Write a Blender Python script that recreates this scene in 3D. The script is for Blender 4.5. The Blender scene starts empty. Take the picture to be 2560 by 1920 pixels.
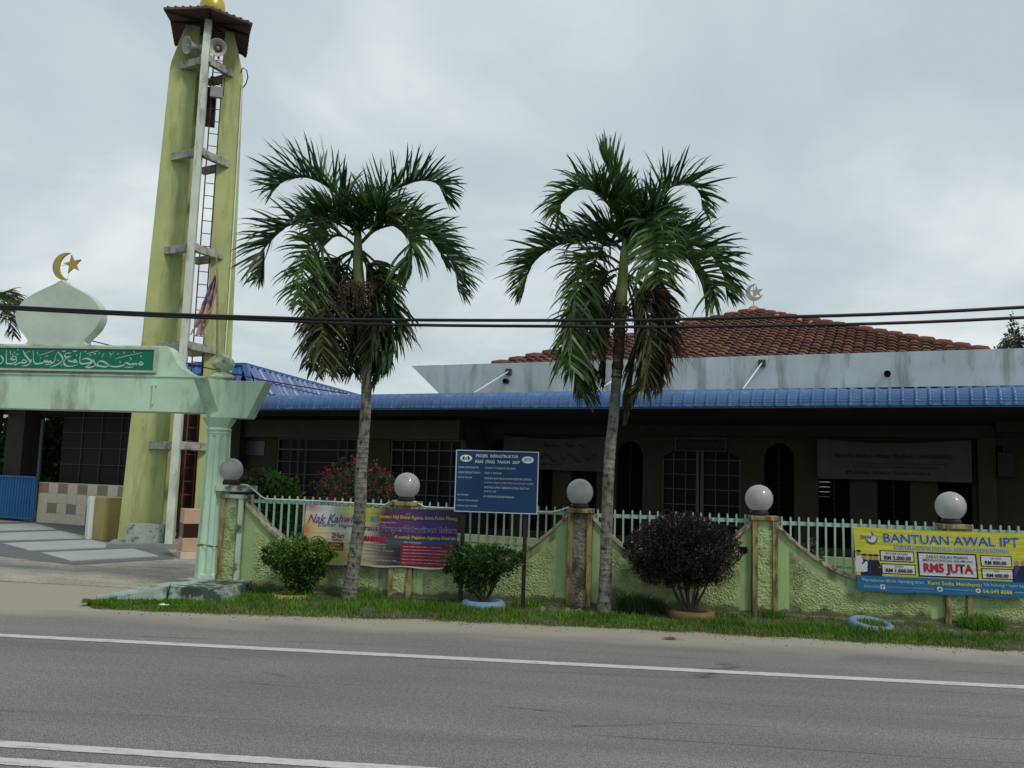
import bpy, math, random
import numpy as np
from mathutils import Vector, Matrix, noise
R = math.radians
sc = bpy.context.scene

# ------------------------------------------------------------------ camera
cam_d = bpy.data.cameras.new('camera'); cam = bpy.data.objects.new('camera', cam_d)
sc.collection.objects.link(cam); sc.camera = cam
cam_d.sensor_width = 36; cam_d.lens = 30.43; cam_d.clip_end = 2000; cam_d.clip_start = .05
cam.matrix_world = Matrix.Translation((0, 0, 1.55)) @ Matrix.Rotation(R(96.2), 4, 'X') @ Matrix.Rotation(R(1.8), 4, 'Z')

# ------------------------------------------------------------------ world and sun
SUN_DIR = Vector((.46, -.46, .76)).normalized()
w = bpy.data.worlds.new("World"); sc.world = w; w.use_nodes = True
nt = w.node_tree; nt.nodes.clear()
N = nt.nodes.new; L = nt.links.new
out = N('ShaderNodeOutputWorld'); bg = N('ShaderNodeBackground'); sky = N('ShaderNodeTexSky')
sky.sky_type = 'NISHITA'; sky.sun_disc = False
sky.sun_elevation = math.asin(SUN_DIR.z); sky.sun_rotation = math.atan2(SUN_DIR.x, SUN_DIR.y)
sky.air_density = 1.2; sky.dust_density = 2.5
tc = N('ShaderNodeTexCoord'); sep = N('ShaderNodeSeparateXYZ'); L(tc.outputs['Generated'], sep.inputs[0])
zz = N('ShaderNodeMath'); zz.operation = 'ADD'; zz.inputs[1].default_value = .32; L(sep.outputs[2], zz.inputs[0])
zc = N('ShaderNodeMath'); zc.operation = 'MAXIMUM'; zc.inputs[1].default_value = .25; L(zz.outputs[0], zc.inputs[0])
dx = N('ShaderNodeMath'); dx.operation = 'DIVIDE'; L(sep.outputs[0], dx.inputs[0]); L(zc.outputs[0], dx.inputs[1])
dy = N('ShaderNodeMath'); dy.operation = 'DIVIDE'; L(sep.outputs[1], dy.inputs[0]); L(zc.outputs[0], dy.inputs[1])
cmb = N('ShaderNodeCombineXYZ'); L(dx.outputs[0], cmb.inputs[0]); L(dy.outputs[0], cmb.inputs[1])
n1 = N('ShaderNodeTexNoise'); n1.inputs['Scale'].default_value = 1.6; n1.inputs['Detail'].default_value = 7
n1.inputs['Roughness'].default_value = .5; n1.inputs['Distortion'].default_value = .35; L(cmb.outputs[0], n1.inputs['Vector'])
cr = N('ShaderNodeValToRGB'); L(n1.outputs['Fac'], cr.inputs[0])
cr.color_ramp.elements[0].position = .38; cr.color_ramp.elements[0].color = (.50, .585, .64, 1)
cr.color_ramp.elements[1].position = .64; cr.color_ramp.elements[1].color = (.79, .84, .85, 1)
e = cr.color_ramp.elements.new(.5); e.color = (.57, .66, .70, 1)
sc10 = N('ShaderNodeVectorMath'); sc10.operation = 'SCALE'; sc10.inputs['Scale'].default_value = 10.0; L(cr.outputs[0], sc10.inputs[0])
mx = N('ShaderNodeMix'); mx.data_type = 'RGBA'; mx.inputs[0].default_value = .96
L(sky.outputs[0], mx.inputs[6]); L(sc10.outputs[0], mx.inputs[7])
L(mx.outputs[2], bg.inputs[0]); bg.inputs[1].default_value = .1; L(bg.outputs[0], out.inputs[0])
sd = bpy.data.lights.new('sun', 'SUN'); sd.energy = 1.9; sd.angle = R(9); sd.color = (1, .93, .82)
so = bpy.data.objects.new('sun', sd); sc.collection.objects.link(so)
so.rotation_euler = SUN_DIR.to_track_quat('Z', 'Y').to_euler(); so.location = (8, -6, 14)
sc.view_settings.view_transform = 'Standard'; sc.view_settings.look = 'None'
sc.view_settings.exposure = 0; sc.view_settings.gamma = 1
sc.render.engine = 'CYCLES'

# ------------------------------------------------------------------ frames: local (s along, d behind, z up)
class Frame:
    def __init__(f, x, y, deg):
        f.o = Vector((x, y, 0)); f.a = -R(deg); f.M = Matrix.Translation(f.o) @ Matrix.Rotation(f.a, 4, 'Z')
    def p(f, s, d, z=0): return f.M @ Vector((s, d, z))
WALL = Frame(0, 10.65, 7)          # boundary wall and gateway
BLD = Frame(0, 17, 24.5)           # mosque
ROAD = Frame(0, 7.58, 5.2)         # road markings
MIN = Frame(-6.72, 17.7, -17)      # minaret
WORLD = Frame(0, 0, 0)

# ------------------------------------------------------------------ object helpers
COL = sc.collection
ORG = {}
def tag(o, label=None, cat=None, group=None, kind=None):
    if label: o['label'] = label
    if cat: o['category'] = cat
    if group: o['group'] = group
    if kind: o['kind'] = kind
    return o
def thing(name, label, cat, fr=WORLD, org=(0, 0, 0), group=None):
    o = bpy.data.objects.new(name, None); COL.objects.link(o); o.empty_display_size = .2
    o.location = fr.p(*org); o.rotation_euler = (0, 0, fr.a); ORG[o] = Vector(org)
    return tag(o, label, cat, group)
class MB:
    def __init__(m): m.v = []; m.f = []
    def poly(m, pts):
        n = len(m.v); m.v += [tuple(p) for p in pts]; m.f.append(tuple(range(n, n + len(pts)))); return m
    def hexa(m, P):                       # 8 points: bottom 4 ccw, top 4 ccw
        n = len(m.v); m.v += [tuple(p) for p in P]
        for q in ((3, 2, 1, 0), (4, 5, 6, 7), (0, 1, 5, 4), (1, 2, 6, 5), (2, 3, 7, 6), (3, 0, 4, 7)): m.f.append(tuple(n + i for i in q))
        return m
    def box(m, x0, x1, y0, y1, z0, z1):
        return m.hexa([(x0, y0, z0), (x1, y0, z0), (x1, y1, z0), (x0, y1, z0), (x0, y0, z1), (x1, y0, z1), (x1, y1, z1), (x0, y1, z1)])
    def prism(m, pts, y0, y1):            # polygon in (x,z), extruded in y
        n = len(m.v); k = len(pts)
        m.v += [(x, y0, z) for x, z in pts] + [(x, y1, z) for x, z in pts]
        m.f.append(tuple(range(n, n + k))); m.f.append(tuple(range(n + 2 * k - 1, n + k - 1, -1)))
        for i in range(k): j = (i + 1) % k; m.f.append((n + j, n + i, n + k + i, n + k + j))
        return m
    def vprism(m, pts, z0, z1, top=None):  # polygon in (x,y) extruded in z
        n = len(m.v); k = len(pts); tp = top or pts
        m.v += [(x, y, z0) for x, y in pts] + [(x, y, z1) for x, y in tp]
        m.f.append(tuple(range(n + k - 1, n - 1, -1))); m.f.append(tuple(range(n + k, n + 2 * k)))
        for i in range(k): j = (i + 1) % k; m.f.append((n + i, n + j, n + k + j, n + k + i))
        return m
    def tube(m, pts, r, seg=8, cap=True):
        pts = [Vector(p) for p in pts]; rr = r if isinstance(r, (list, tuple)) else [r] * len(pts)
        n = len(m.v); prev = None
        for i, p in enumerate(pts):
            t = (pts[min(i + 1, len(pts) - 1)] - pts[max(i - 1, 0)]).normalized()
            if prev is None: prev = t.cross(Vector((.13, .97, .21))).normalized()
            u = (prev - t * prev.dot(t)).normalized(); prev = u; v = t.cross(u)
            for k in range(seg):
                a = 2 * math.pi * k / seg; m.v.append(tuple(p + (u * math.cos(a) + v * math.sin(a)) * rr[i]))
        for i in range(len(pts) - 1):
            for k in range(seg):
                a = n + i * seg + k; b = n + i * seg + (k + 1) % seg; m.f.append((a, b, b + seg, a + seg))
        if cap:
            m.f.append(tuple(n + k for k in range(seg))[::-1]); m.f.append(tuple(n + (len(pts) - 1) * seg + k for k in range(seg)))
        return m
    def lathe(m, prof, seg=24, c=(0, 0, 0), cap=True):   # prof [(r,z)]
        n = len(m.v)
        for r_, z in prof:
            for k in range(seg):
                a = 2 * math.pi * k / seg; m.v.append((c[0] + r_ * math.cos(a), c[1] + r_ * math.sin(a), c[2] + z))
        for i in range(len(prof) - 1):
            for k in range(seg):
                a = n + i * seg + k; b = n + i * seg + (k + 1) % seg; m.f.append((a, b, b + seg, a + seg))
        if cap:
            m.f.append(tuple(n + k for k in range(seg))[::-1]); m.f.append(tuple(n + (len(prof) - 1) * seg + k for k in range(seg)))
        return m
    def grid(m, fn, nu, nv):
        n = len(m.v)
        for j in range(nv + 1):
            for i in range(nu + 1): m.v.append(tuple(fn(i / nu, j / nv)))
        for j in range(nv):
            for i in range(nu): a = n + j * (nu + 1) + i; m.f.append((a, a + 1, a + nu + 2, a + nu + 1))
        return m
    def sphere(m, c, r, seg=8, rings=5):
        return m.lathe([(max(1e-4, r * math.sin(math.pi * i / rings)), -r * math.cos(math.pi * i / rings)) for i in range(rings + 1)], seg, c, False)
def mesh(name, mb, mat, org=(0, 0, 0), smooth=False):
    me = bpy.data.meshes.new(name); o = Vector(org)
    me.from_pydata([(x - o[0], y - o[1], z - o[2]) for x, y, z in mb.v], [], mb.f)
    if mat: me.materials.append(mat)
    if smooth: me.polygons.foreach_set('use_smooth', [True] * len(me.polygons))
    me.update(); return me
def root_org(par):
    while par.parent: par = par.parent
    return ORG.get(par, Vector((0, 0, 0)))
def part(name, mb, mat, par, smooth=False, label=None, bevel=0):
    me = mesh(name, mb, mat, root_org(par), smooth); o = bpy.data.objects.new(name, me); COL.objects.link(o); o.parent = par
    if label: o['label'] = label
    if bevel: bev(o, bevel)
    return o
def bev(o, wdt):
    b = o.modifiers.new('bevel', 'BEVEL'); b.width = wdt; b.segments = 2; b.limit_method = 'ANGLE'; return o
def solo(name, mb, mat, fr, org, label=None, cat=None, group=None, kind=None, smooth=False, bevel=0):
    me = mesh(name, mb, mat, org, smooth); o = bpy.data.objects.new(name, me); COL.objects.link(o)
    o.location = fr.p(*org); o.rotation_euler = (0, 0, fr.a); ORG[o] = Vector(org)
    if bevel: bev(o, bevel)
    return tag(o, label, cat, group, kind)
def npmesh(name, verts, faces, mat, colors=None):      # numpy arrays, equal sized faces
    me = bpy.data.meshes.new(name); nv = len(verts); nf, k = faces.shape
    me.vertices.add(nv); me.vertices.foreach_set('co', verts.astype(np.float32).ravel())
    me.loops.add(nf * k); me.loops.foreach_set('vertex_index', faces.astype(np.int32).ravel())
    me.polygons.add(nf); me.polygons.foreach_set('loop_start', np.arange(0, nf * k, k, dtype=np.int32))
    if mat: me.materials.append(mat)
    me.update(calc_edges=True); me.validate()
    return me

# ------------------------------------------------------------------ materials
def lin(c): return tuple(c) + (1,) if len(c) == 3 else c
MATS = {}
def mat(name, col, rough=.7, var=.15, vscale=3, stain=None, samt=0, sscale=(2, 2, 2), sth=.5, bump=0, bscale=40, metal=0,
        spec=.3, fine=0, coat=0, trans=0, island=0, moss=None, splash=0, orand=0):
    if name in MATS: return MATS[name]
    m = bpy.data.materials.new(name); m.use_nodes = True; MATS[name] = m
    nt = m.node_tree; p = nt.nodes['Principled BSDF']; N = nt.nodes.new; L = nt.links.new
    p.inputs['Roughness'].default_value = rough; p.inputs['Metallic'].default_value = metal
    p.inputs['Specular IOR Level'].default_value = spec; p.inputs['Coat Weight'].default_value = coat
    tc = N('ShaderNodeTexCoord').outputs['Object']
    def noi(s, det=5, vec=None, ro=.6):
        n = N('ShaderNodeTexNoise'); n.inputs['Detail'].default_value = det; n.inputs['Roughness'].default_value = ro
        if isinstance(s, tuple):
            mp = N('ShaderNodeMapping'); mp.inputs['Scale'].default_value = s; L(tc, mp.inputs[0]); L(mp.outputs[0], n.inputs['Vector']); n.inputs['Scale'].default_value = 1
        else: n.inputs['Scale'].default_value = s; L(tc, n.inputs['Vector'])
        return n.outputs['Fac']
    def ramp(inp, a, b, ca, cb):
        r = N('ShaderNodeValToRGB'); r.color_ramp.elements[0].position = a; r.color_ramp.elements[1].position = b
        r.color_ramp.elements[0].color = lin(ca); r.color_ramp.elements[1].color = lin(cb); L(inp, r.inputs[0]); return r.outputs[0]
    c0 = tuple(x * (1 - var) for x in col); c1 = tuple(min(1, x * (1 + var)) for x in col)
    c = ramp(noi(vscale), .32, .68, c0, c1)
    def mixc(f, a, b, mode='MIX'):
        q = N('ShaderNodeMix'); q.data_type = 'RGBA'; q.blend_type = mode
        if isinstance(f, float): q.inputs[0].default_value = f
        else: L(f, q.inputs[0])
        for i, x in ((6, a), (7, b)):
            if isinstance(x, tuple): q.inputs[i].default_value = lin(x)
            else: L(x, q.inputs[i])
        return q.outputs[2]
    if fine: c = mixc(1., c, ramp(noi(fine, 3), .3, .7, (.72,) * 3, (1.28,) * 3), 'MULTIPLY')
    if stain: c = mixc(ramp(noi(sscale, 6, ro=.65), sth, sth + .14, (0,) * 3, (samt,) * 3), c, stain)
    if moss: c = mixc(ramp(noi((9, 9, 2.2), 7, ro=.7), moss[1], moss[1] + .08, (0,) * 3, (moss[2],) * 3), c, moss[0])
    if splash:      # rain splash dirt just above the ground
        sp_ = N('ShaderNodeSeparateXYZ'); L(tc, sp_.inputs[0]); ma = N('ShaderNodeMath'); ma.operation = 'MULTIPLY_ADD'; L(noi(5, 6), ma.inputs[0]); ma.inputs[1].default_value = -.24; L(sp_.outputs[2], ma.inputs[2])
        c = mixc(ramp(ma.outputs[0], 0, max(.01, splash - .1), (.8,) * 3, (0,) * 3), c, (.075, .068, .042))
    if orand:
        oi = N('ShaderNodeObjectInfo'); c = mixc(1., c, ramp(oi.outputs['Random'], 0, 1, (1 - orand,) * 3, (1 + orand,) * 3), 'MULTIPLY')
    if island:
        g = N('ShaderNodeNewGeometry'); c = mixc(1., c, ramp(g.outputs['Random Per Island'], 0, 1, (1 - island,) * 3, (1 + island,) * 3), 'MULTIPLY')
    L(c, p.inputs['Base Color'])
    if bump:
        b = N('ShaderNodeBump'); b.inputs['Strength'].default_value = bump; b.inputs['Distance'].default_value = .01
        L(noi(bscale, 6), b.inputs['Height']); L(b.outputs[0], p.inputs['Normal'])
    if trans:
        t = N('ShaderNodeBsdfTranslucent'); L(c, t.inputs[0]); ms = N('ShaderNodeMixShader'); ms.inputs[0].default_value = trans
        o = nt.nodes['Material Output']; L(p.outputs[0], ms.inputs[1]); L(t.outputs[0], ms.inputs[2]); L(ms.outputs[0], o.inputs[0])
    return m
def ink(name, col): return mat('ink_' + name, col, .6, 0.04, 3)
M_mint = mat('mint_paint', (.46, .64, .49), .62, .10, 1.5, (.19, .25, .16), .75, (2.6, 2.6, .8), .51, .25, 60, moss=((.06, .075, .045), .66, .8), spec=.25)
M_plinth = mat('plinth_mould', (.33, .46, .38), .8, .2, 3, (.022, .03, .02), .95, (3.2, 3.2, 3.2), .44, .4, 50)
M_mintdirty = mat('mint_paint_mouldy', (.42, .52, .40), .75, .15, 3, (.035, .045, .035), .9, (4, 4, 5), .47, .3, 50)
M_min = mat('minaret_paint', (.385, .43, .185), .75, .12, 1.2, (.20, .22, .09), .6, (3.6, 3.6, .6), .5, .25, 40, moss=((.06, .065, .03), .655, .75))
M_minwhite = mat('minaret_edge_paint', (.50, .55, .48), .75, .12, 2, (.2, .21, .17), .7, (5, 5, 1.5), .52, .2, 40)
M_beam = mat('weathered_concrete', (.33, .34, .29), .9, .2, 5, (.09, .09, .07), .85, (6, 6, 6), .5, .4, 40)
M_wall = mat('green_wall_paint', (.29, .40, .185), .85, .14, 2.5, (.10, .12, .055), .75, (6, 6, .8), .5, .3, 60, moss=((.05, .055, .03), .63, .7), splash=.10)
M_rough = mat('roughcast', (.34, .43, .20), .95, .2, 7, (.12, .12, .055), .75, (2.5, 2.5, 2.5), .52, .9, 110, moss=((.05, .05, .03), .64, .7), splash=.15)
M_roughdirty = mat('roughcast_mouldy', (.20, .19, .13), .95, .3, 9, (.04, .04, .03), .8, (7, 7, 3), .45, 1., 110)
M_ochre = mat('ochre_trim', (.29, .235, .10), .8, .25, 6, (.055, .045, .025), .9, (14, 14, 3), .47, .3, 60)
M_coping = mat('coping_stone', (.36, .31, .22), .85, .3, 8, (.06, .055, .035), .9, (10, 10, 10), .47, .4, 60)
M_foot = mat('footing', (.22, .20, .15), .95, .3, 5, (.05, .045, .035), .85, (4, 4, 12), .45, .5, 50)
M_fence = mat('fence_paint', (.28, .41, .335), .55, .12, 6, (.2, .24, .2), .5, (12, 12, 4), .6, .1, 60, spec=.4)
M_whitepipe = mat('white_pipe', (.66, .68, .62), .5, .08)
M_blue = mat('blue_roof_sheet', (.042, .115, .275), .42, .16, 2.2, (.28, .36, .5), .3, (3, 3, 3), .55, .1, 60, spec=.5, orand=.10, moss=((.035, .06, .12), .62, .5))
M_bluetile = mat('blue_metal_tile', (.09, .14, .32), .42, .12, 3, spec=.6)
M_bluefascia = mat('blue_fascia', (.05, .12, .34), .5, .1)
M_parapet = mat('parapet_paint', (.54, .60, .60), .8, .10, 1.2, (.25, .28, .25), .75, (2.6, 2.6, .35), .5, .15, 30, moss=((.20, .22, .17), .6, .5))
M_terra = mat('terracotta', (.098, .040, .027), .8, .3, 2.0, (.045, .03, .022), .7, (3, 3, 3), .5, .35, 50, fine=25, orand=.2)
M_ridge = mat('ridge_terracotta', (.16, .058, .042), .85, .25, 3, (.07, .04, .03), .7, (5, 5, 5), .5, .4, 50)
M_mortar = mat('ridge_mortar', (.45, .22, .15), .9, .25, 8, bump=.5)
M_in = mat('shade_toned_render', (.055, .05, .034), .9, .12, 2, bump=.2)  # wall colour lowered well below cream paint to carry the deep veranda shade
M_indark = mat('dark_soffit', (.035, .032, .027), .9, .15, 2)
M_glass = mat('dark_glass', (.006, .007, .008), .35, .05, spec=.12)
M_grille = mat('grille_paint', (.11, .115, .10), .6, .1)
M_black = mat('black_plastic', (.012, .012, .012), .5, .1)
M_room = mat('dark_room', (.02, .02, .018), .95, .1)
M_gold = mat('gold_paint', (.50, .38, .07), .35, .12, 4, metal=.35, spec=.5)
M_goldflat = mat('gold_sheet', (.36, .30, .075), .5, .12, 5, metal=.2)
M_bronze = mat('pale_sheet', (.42, .39, .31), .6, .1, 5)
M_rust = mat('rusty_steel', (.17, .055, .04), .8, .2, 12)
M_horn = mat('horn_enamel', (.47, .46, .40), .5, .1, 6, (.2, .17, .12), .5, (8, 8, 8), .55)
M_greybox = mat('grey_metal', (.18, .20, .21), .5, .1)
M_roofdark = mat('minaret_roof_tile', (.10, .06, .05), .8, .3, 6, bump=.3)
M_cable = mat('cable', (.012, .013, .016), .55, .05)
M_bamboo = mat('bamboo', (.22, .19, .13), .7, .25, 10)
M_trunk = mat('palm_trunk', (.17, .165, .14), .9, .35, 9, (.025, .025, .02), .95, (18, 18, 12), .50, .9, 60, moss=((.30, .30, .26), .6, .55))
M_shaft = mat('crownshaft', (.16, .20, .07), .5, .2, 6, (.10, .07, .03), .6, (5, 5, 3), .5)
M_leaf = mat('palm_leaf', (.030, .078, .018), .42, .25, 5, spec=.45, trans=.22, island=.35)
M_leaf2 = mat('palm_leaf_young', (.062, .125, .030), .42, .25, 5, spec=.45, trans=.25, island=.35)
M_leafold = mat('palm_leaf_old', (.048, .060, .020), .6, .3, 5, trans=.2, island=.4)
M_leafdead = mat('palm_leaf_dead', (.055, .034, .020), .7, .3, 5, trans=.15, island=.4)
M_fruit = mat('palm_fruit', (.075, .055, .025), .8, .4, 12, island=.5)
M_shrub = mat('shrub_leaf', (.058, .135, .018), .5, .25, 9, trans=.25, island=.45)
M_shrub2 = mat('shrub_leaf_deep', (.030, .080, .018), .5, .25, 9, trans=.25, island=.45)
M_shrub3 = mat('shrub_leaf_olive', (.075, .075, .035), .5, .25, 9, trans=.25, island=.5)
M_purple = mat('purple_leaf', (.025, .016, .014), .55, .3, 9, trans=.12, island=.5)
M_flower = mat('pink_bract', (.42, .02, .07), .6, .2, 9, trans=.3, island=.3)
M_twig = mat('twig', (.05, .04, .03), .9, .2, 10)
M_grass = mat('grass_blade', (.085, .205, .016), .5, .35, 2.0, (.16, .16, .045), .65, (4, 4, 1), .52, trans=.3, island=.45)
M_dry = mat('dry_grass', (.20, .17, .075), .8, .3, 5, island=.4)
M_soil = mat('soil', (.075, .068, .045), 1, .35, 3, (.03, .05, .015), .7, (5, 5, 5), .5, .6, 30)
M_tyreblue = mat('blue_tyre_paint', (.14, .225, .31), .65, .12, 8, (.08, .12, .16), .6, (12, 12, 12), .55, .3, 50)
M_tyreyellow = mat('yellow_tyre_paint', (.36, .28, .09), .7, .15, 8, (.10, .08, .03), .6, (12, 12, 12), .5, .3, 50)
M_tyretan = mat('tan_tyre_paint', (.13, .092, .042), .7, .15, 8, (.10, .07, .03), .6, (12, 12, 12), .5, .3, 50)
M_asb = mat('asbestos_cement', (.16, .15, .13), .95, .3, 12, (.05, .05, .04), .8, (10, 10, 10), .5, .4, 50)
M_signblue = mat('sign_blue', (.007, .040, .112), .5, .1, 2)
M_white = mat('sign_white', (.62, .66, .68), .6, .05)
M_signwhite2 = mat('sign_lettering', (.42, .52, .60), .6, .05)
M_jawi = mat('jawi_lettering', (.38, .55, .50), .6, .08)
M_green = mat('sign_green', (.004, .15, .085), .45, .08, 2)
M_alu = mat('sign_frame', (.40, .42, .38), .5, .1, 5, (.2, .15, .12), .5, (8, 8, 8), .6)
M_peach = mat('peach_tile', (.50, .33, .22), .4, .08, 3)
M_brown = mat('brown_tile', (.035, .013, .010), .3, .1)
M_cream = mat('cream_tile', (.52, .47, .36), .4, .08, 3)
M_pattern = mat('patterned_tile', (.24, .18, .13), .5, .5, 45)
M_yellowbox = mat('yellow_panel', (.36, .29, .10), .6, .08)
M_bluegate = mat('blue_gate_paint', (.015, .12, .30), .5, .1)
M_slab = mat('pale_slab', (.33, .36, .37), .6, .08, 2, bump=.1)
M_slabdark = mat('dark_paving', (.115, .125, .13), .7, .12, 2)
M_conc = mat('forecourt_concrete', (.31, .285, .24), .9, .22, 1.4, (.14, .13, .115), .65, (.8, 3.5, 1), .5, .4, 30, fine=30, moss=((.40, .38, .33), .57, .5))
M_greypaint = mat('grey_floor', (.21, .23, .235), .8, .1, 2)

def globe_mat():
    m = bpy.data.materials.new('smoked_globe'); m.use_nodes = True; nt = m.node_tree; p = nt.nodes['Principled BSDF']
    p.inputs['Base Color'].default_value = (.50, .49, .49, 1); p.inputs['Roughness'].default_value = .3
    p.inputs['Coat Weight'].default_value = 1; p.inputs['Coat Roughness'].default_value = .06
    tr = nt.nodes.new('ShaderNodeBsdfTranslucent'); tr.inputs[0].default_value = (.72, .70, .70, 1)
    ms = nt.nodes.new('ShaderNodeMixShader'); ms.inputs[0].default_value = .5
    tcn = nt.nodes.new('ShaderNodeTexCoord'); wv = nt.nodes.new('ShaderNodeTexWave'); wv.bands_direction = 'Z'; wv.inputs['Scale'].default_value = 45
    nt.links.new(tcn.outputs['Object'], wv.inputs[0]); b = nt.nodes.new('ShaderNodeBump'); b.inputs['Strength'].default_value = .25; b.inputs['Distance'].default_value = .004
    nt.links.new(wv.outputs['Fac'], b.inputs['Height']); nt.links.new(b.outputs[0], p.inputs['Normal'])
    tp = nt.nodes.new('ShaderNodeBsdfTransparent'); tp.inputs[0].default_value = (.8, .8, .82, 1); m2 = nt.nodes.new('ShaderNodeMixShader'); m2.inputs[0].default_value = .5; nt.links.new(tr.outputs[0], m2.inputs[1]); nt.links.new(tp.outputs[0], m2.inputs[2])
    nt.links.new(p.outputs[0], ms.inputs[1]); nt.links.new(m2.outputs[0], ms.inputs[2]); nt.links.new(ms.outputs[0], nt.nodes['Material Output'].inputs[0])
    return m
M_globe = globe_mat()

def asphalt_mat():
    m = bpy.data.materials.new('asphalt'); m.use_nodes = True; nt = m.node_tree; p = nt.nodes['Principled BSDF']; N = nt.nodes.new; L = nt.links.new
    tc = N('ShaderNodeTexCoord').outputs['Object']
    def noi(s, d=5, sc3=None):
        n = N('ShaderNodeTexNoise'); n.inputs['Scale'].default_value = s; n.inputs['Detail'].default_value = d
        if sc3:
            mp = N('ShaderNodeMapping'); mp.inputs['Scale'].default_value = sc3; L(tc, mp.inputs[0]); L(mp.outputs[0], n.inputs['Vector'])
        else: L(tc, n.inputs['Vector'])
        return n.outputs['Fac']
    def ramp(i, a, b, ca, cb):
        r = N('ShaderNodeValToRGB'); r.color_ramp.elements[0].position = a; r.color_ramp.elements[1].position = b
        r.color_ramp.elements[0].color = lin(ca); r.color_ramp.elements[1].color = lin(cb); L(i, r.inputs[0]); return r.outputs[0]
    def mix(f, a, b, mode='MIX'):
        q = N('ShaderNodeMix'); q.data_type = 'RGBA'; q.blend_type = mode
        if isinstance(f, float): q.inputs[0].default_value = f
        else: L(f, q.inputs[0])
        for i, x in ((6, a), (7, b)):
            if isinstance(x, tuple): q.inputs[i].default_value = lin(x)
            else: L(x, q.inputs[i])
        return q.outputs[2]
    c = ramp(noi(1, 6, (.35, 1.6, 1)), .3, .7, (.138, .137, .134), (.190, .188, .180))
    c = mix(1., c, ramp(noi(110, 2), .36, .64, (.5,) * 3, (1.55,) * 3), 'MULTIPLY')
    c = mix(1., c, ramp(noi(28, 4), .35, .65, (.86,) * 3, (1.14,) * 3), 'MULTIPLY')
    c = mix(ramp(noi(1, 4, (.06, 1.5, 1)), .5, .66, (0,) * 3, (.28,) * 3), c, (.075, .075, .073))
    v = N('ShaderNodeTexVoronoi'); v.inputs['Scale'].default_value = 70; L(tc, v.inputs['Vector'])
    c = mix(ramp(v.outputs['Distance'], .08, .16, (.7,) * 3, (0,) * 3), c, mix(ramp(noi(40, 2), .5, .62, (0,) * 3, (1,) * 3), c, (.36, .35, .32)))
    # long fine cracks along the wheel track
    mp = N('ShaderNodeMapping'); mp.inputs['Scale'].default_value = (.22, 2.6, 1); L(tc, mp.inputs[0])
    v2 = N('ShaderNodeTexVoronoi'); v2.feature = 'DISTANCE_TO_EDGE'; v2.inputs['Scale'].default_value = .55; L(mp.outputs[0], v2.inputs['Vector'])
    nz = N('ShaderNodeTexNoise'); nz.inputs['Scale'].default_value = 6; nz.inputs['Detail'].default_value = 6; L(mp.outputs[0], nz.inputs['Vector'])
    ad = N('ShaderNodeMix'); ad.data_type = 'VECTOR'; ad.inputs[0].default_value = .12; L(mp.outputs[0], ad.inputs[4]); L(nz.outputs['Color'], ad.inputs[5]); L(ad.outputs[1], v2.inputs['Vector'])
    crk = ramp(v2.outputs['Distance'], .0, .009, (1,) * 3, (0,) * 3)
    gate = ramp(noi(1.3, 3, (.6, 1, 1)), .46, .58, (0,) * 3, (.85,) * 3)
    c = mix(mix(1., crk, gate, 'MULTIPLY'), c, (.04, .04, .04))
    # dark specks
    c = mix(ramp(noi(6, 3, (1, 3.4, 1)), .73, .76, (0,) * 3, (.7,) * 3), c, (.05, .05, .05))
    # sand drifted to the verge side: object y runs from 0 (edge line) towards the verge
    sp = N('ShaderNodeSeparateXYZ'); L(tc, sp.inputs[0])
    m0 = N('ShaderNodeMath'); m0.operation = 'MULTIPLY_ADD'; L(noi(1.6, 7, (.5, 1.2, 1)), m0.inputs[0]); m0.inputs[1].default_value = 1.3; L(sp.outputs[1], m0.inputs[2])
    m1 = N('ShaderNodeMath'); m1.operation = 'MULTIPLY'; m1.inputs[1].default_value = .25; L(m0.outputs[0], m1.inputs[0])
    c = mix(ramp(m1.outputs[0], .385, .54, (0,) * 3, (.92,) * 3), c, mix(1., (.37, .325, .26), ramp(noi(80, 3), .3, .7, (.8,) * 3, (1.2,) * 3), 'MULTIPLY'))
    c = mix(ramp(m1.outputs[0], .15, .55, (0,) * 3, (.35,) * 3), c, (.23, .22, .20))
    L(c, p.inputs['Base Color']); p.inputs['Roughness'].default_value = .85; p.inputs['Specular IOR Level'].default_value = .25
    b = N('ShaderNodeBump'); b.inputs['Strength'].default_value = .5; b.inputs['Distance'].default_value = .006; L(noi(150, 3), b.inputs['Height']); L(b.outputs[0], p.inputs['Normal'])
    return m
M_asphalt = asphalt_mat()
def marking_mat():
    m = mat('road_paint', (.48, .49, .465), .7, .08, 20, (.17, .17, .165), .9, (5, 26, 1), .545, .2, 90)
    return m
M_mark = marking_mat()

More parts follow.
